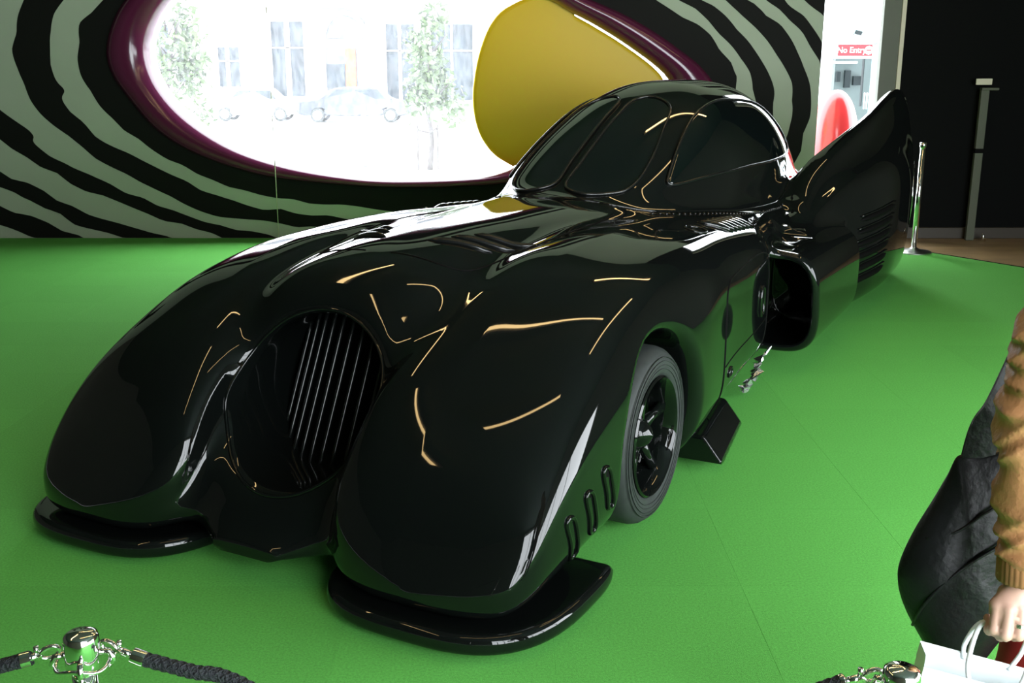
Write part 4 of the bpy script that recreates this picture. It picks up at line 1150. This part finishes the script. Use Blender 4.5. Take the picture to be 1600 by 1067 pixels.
def band(P, w, t, name):
    mb = MB(); T = np.gradient(P, axis=0); T /= np.linalg.norm(T, axis=1)[:, None]; n = len(P); v = []
    for i in range(n):
        s_ = np.cross(T[i], (0, 1, 0)); s_ /= np.linalg.norm(s_); m_ = np.cross(s_, T[i])
        for a, b in ((-1, -1), (1, -1), (1, 1), (-1, 1)): v.append(P[i] + s_ * a * w / 2 + m_ * b * t / 2)
    f = []
    for i in range(n - 1):
        for k in range(4): f.append((i * 4 + k, i * 4 + (k + 1) % 4, i * 4 + 4 + (k + 1) % 4, i * 4 + 4 + k))
    f += [(3, 2, 1, 0), (n * 4 - 4, n * 4 - 3, n * 4 - 2, n * 4 - 1)]
    mb.add(v, f).build(name, M['bag'], bag, angle=30)
band(st, .06, .006, 'strap'); band(st2, .04, .006, 'strap')
tag(bag, 'slouchy black leather shoulder bag hanging beside the tan sleeve', 'bag')

# white paper shopping bag hanging from the hand
tl = at(1441, 1022, 1.66); tr = at(1640, 1078, 1.60)
e1 = tr - tl; e1[2] *= .9; Lb = np.linalg.norm(e1); e1 /= Lb
e2 = np.array([-e1[1], e1[0], 0]); e2 /= np.linalg.norm(e2); e3 = np.cross(e1, e2); e3 = e3 if e3[2] > 0 else -e3
sb = empty('shopping_bag', tl + e1 * Lb / 2 - e3 * .30); s0_ = np.array(sb.location)
D = .085
def bagpt(a, b, c): return tl + e1 * a * Lb + e2 * b * D - e3 * c * .30 - s0_
o = MB()
t_ = .0015
for (b, nm) in ((-.5, 0), (.5, 1)):
    q = [bagpt(0, b, 0), bagpt(1, b, 0), bagpt(1, b, 1), bagpt(0, b, 1)]
    o.add(q + [p + e2 * t_ for p in q], [(0, 1, 2, 3), (7, 6, 5, 4), (0, 4, 5, 1), (1, 5, 6, 2), (2, 6, 7, 3), (3, 7, 4, 0)])
for a in (0, 1):
    q = [bagpt(a, -.5, 0), bagpt(a - (.12 if a else -.12) * .25, 0, 0.0), bagpt(a, 0, 1), bagpt(a, -.5, 1)]
    q2 = [bagpt(a - (.12 if a else -.12) * .25, 0, 0.0), bagpt(a, .5, 0), bagpt(a, .5, 1), bagpt(a, 0, 1)]
    o.add(q, [(0, 1, 2, 3)]); o.add(q2, [(0, 1, 2, 3)])
o.add([bagpt(0, -.5, 1), bagpt(1, -.5, 1), bagpt(1, .5, 1), bagpt(0, .5, 1)], [(0, 1, 2, 3)])
o.build('paper_body', M['paper'], sb)
for b in (-.5, .5):
    q = [bagpt(-.003, b * 1.03, -.004), bagpt(1.003, b * 1.03, -.004), bagpt(1.003, b * 1.03, .10), bagpt(-.003, b * 1.03, .10)]
    MB().add(q + [p + e2 * t_ * np.sign(b) for p in q], [(0, 1, 2, 3), (7, 6, 5, 4), (0, 4, 5, 1), (1, 5, 6, 2), (2, 6, 7, 3), (3, 7, 4, 0)]).build('folded_top', M['paper'], sb)
gp = (mid[0] + mid[1] + mid[2] + mid[3]) / 4 + off + np.array([0, .004, .012]) - s0_
for b, dx in ((-.5, 0), (.5, .004)):
    h0, h1 = bagpt(.36, b, .03), bagpt(.72, b, .03)
    g0 = mid[0] + off + np.array([-.004, .008 + dx, .012]) - s0_; g1 = mid[3] + off + np.array([.004, .008 + dx, .012]) - s0_
    MB().tube(catmull([h0, h0 * .6 + g0 * .4 + np.array([-.012, 0, 0]), g0 + np.array([-.006, 0, -.004]), gp + np.array([0, dx, .0]), g1 + np.array([.006, 0, -.004]), h1 * .6 + g1 * .4 + np.array([.012, 0, 0]), h1], 8), .0042, 8).build('handle', M['paper'], sb, True)
tag(sb, 'white paper shopping bag with cord handles held in the hand', 'bag')
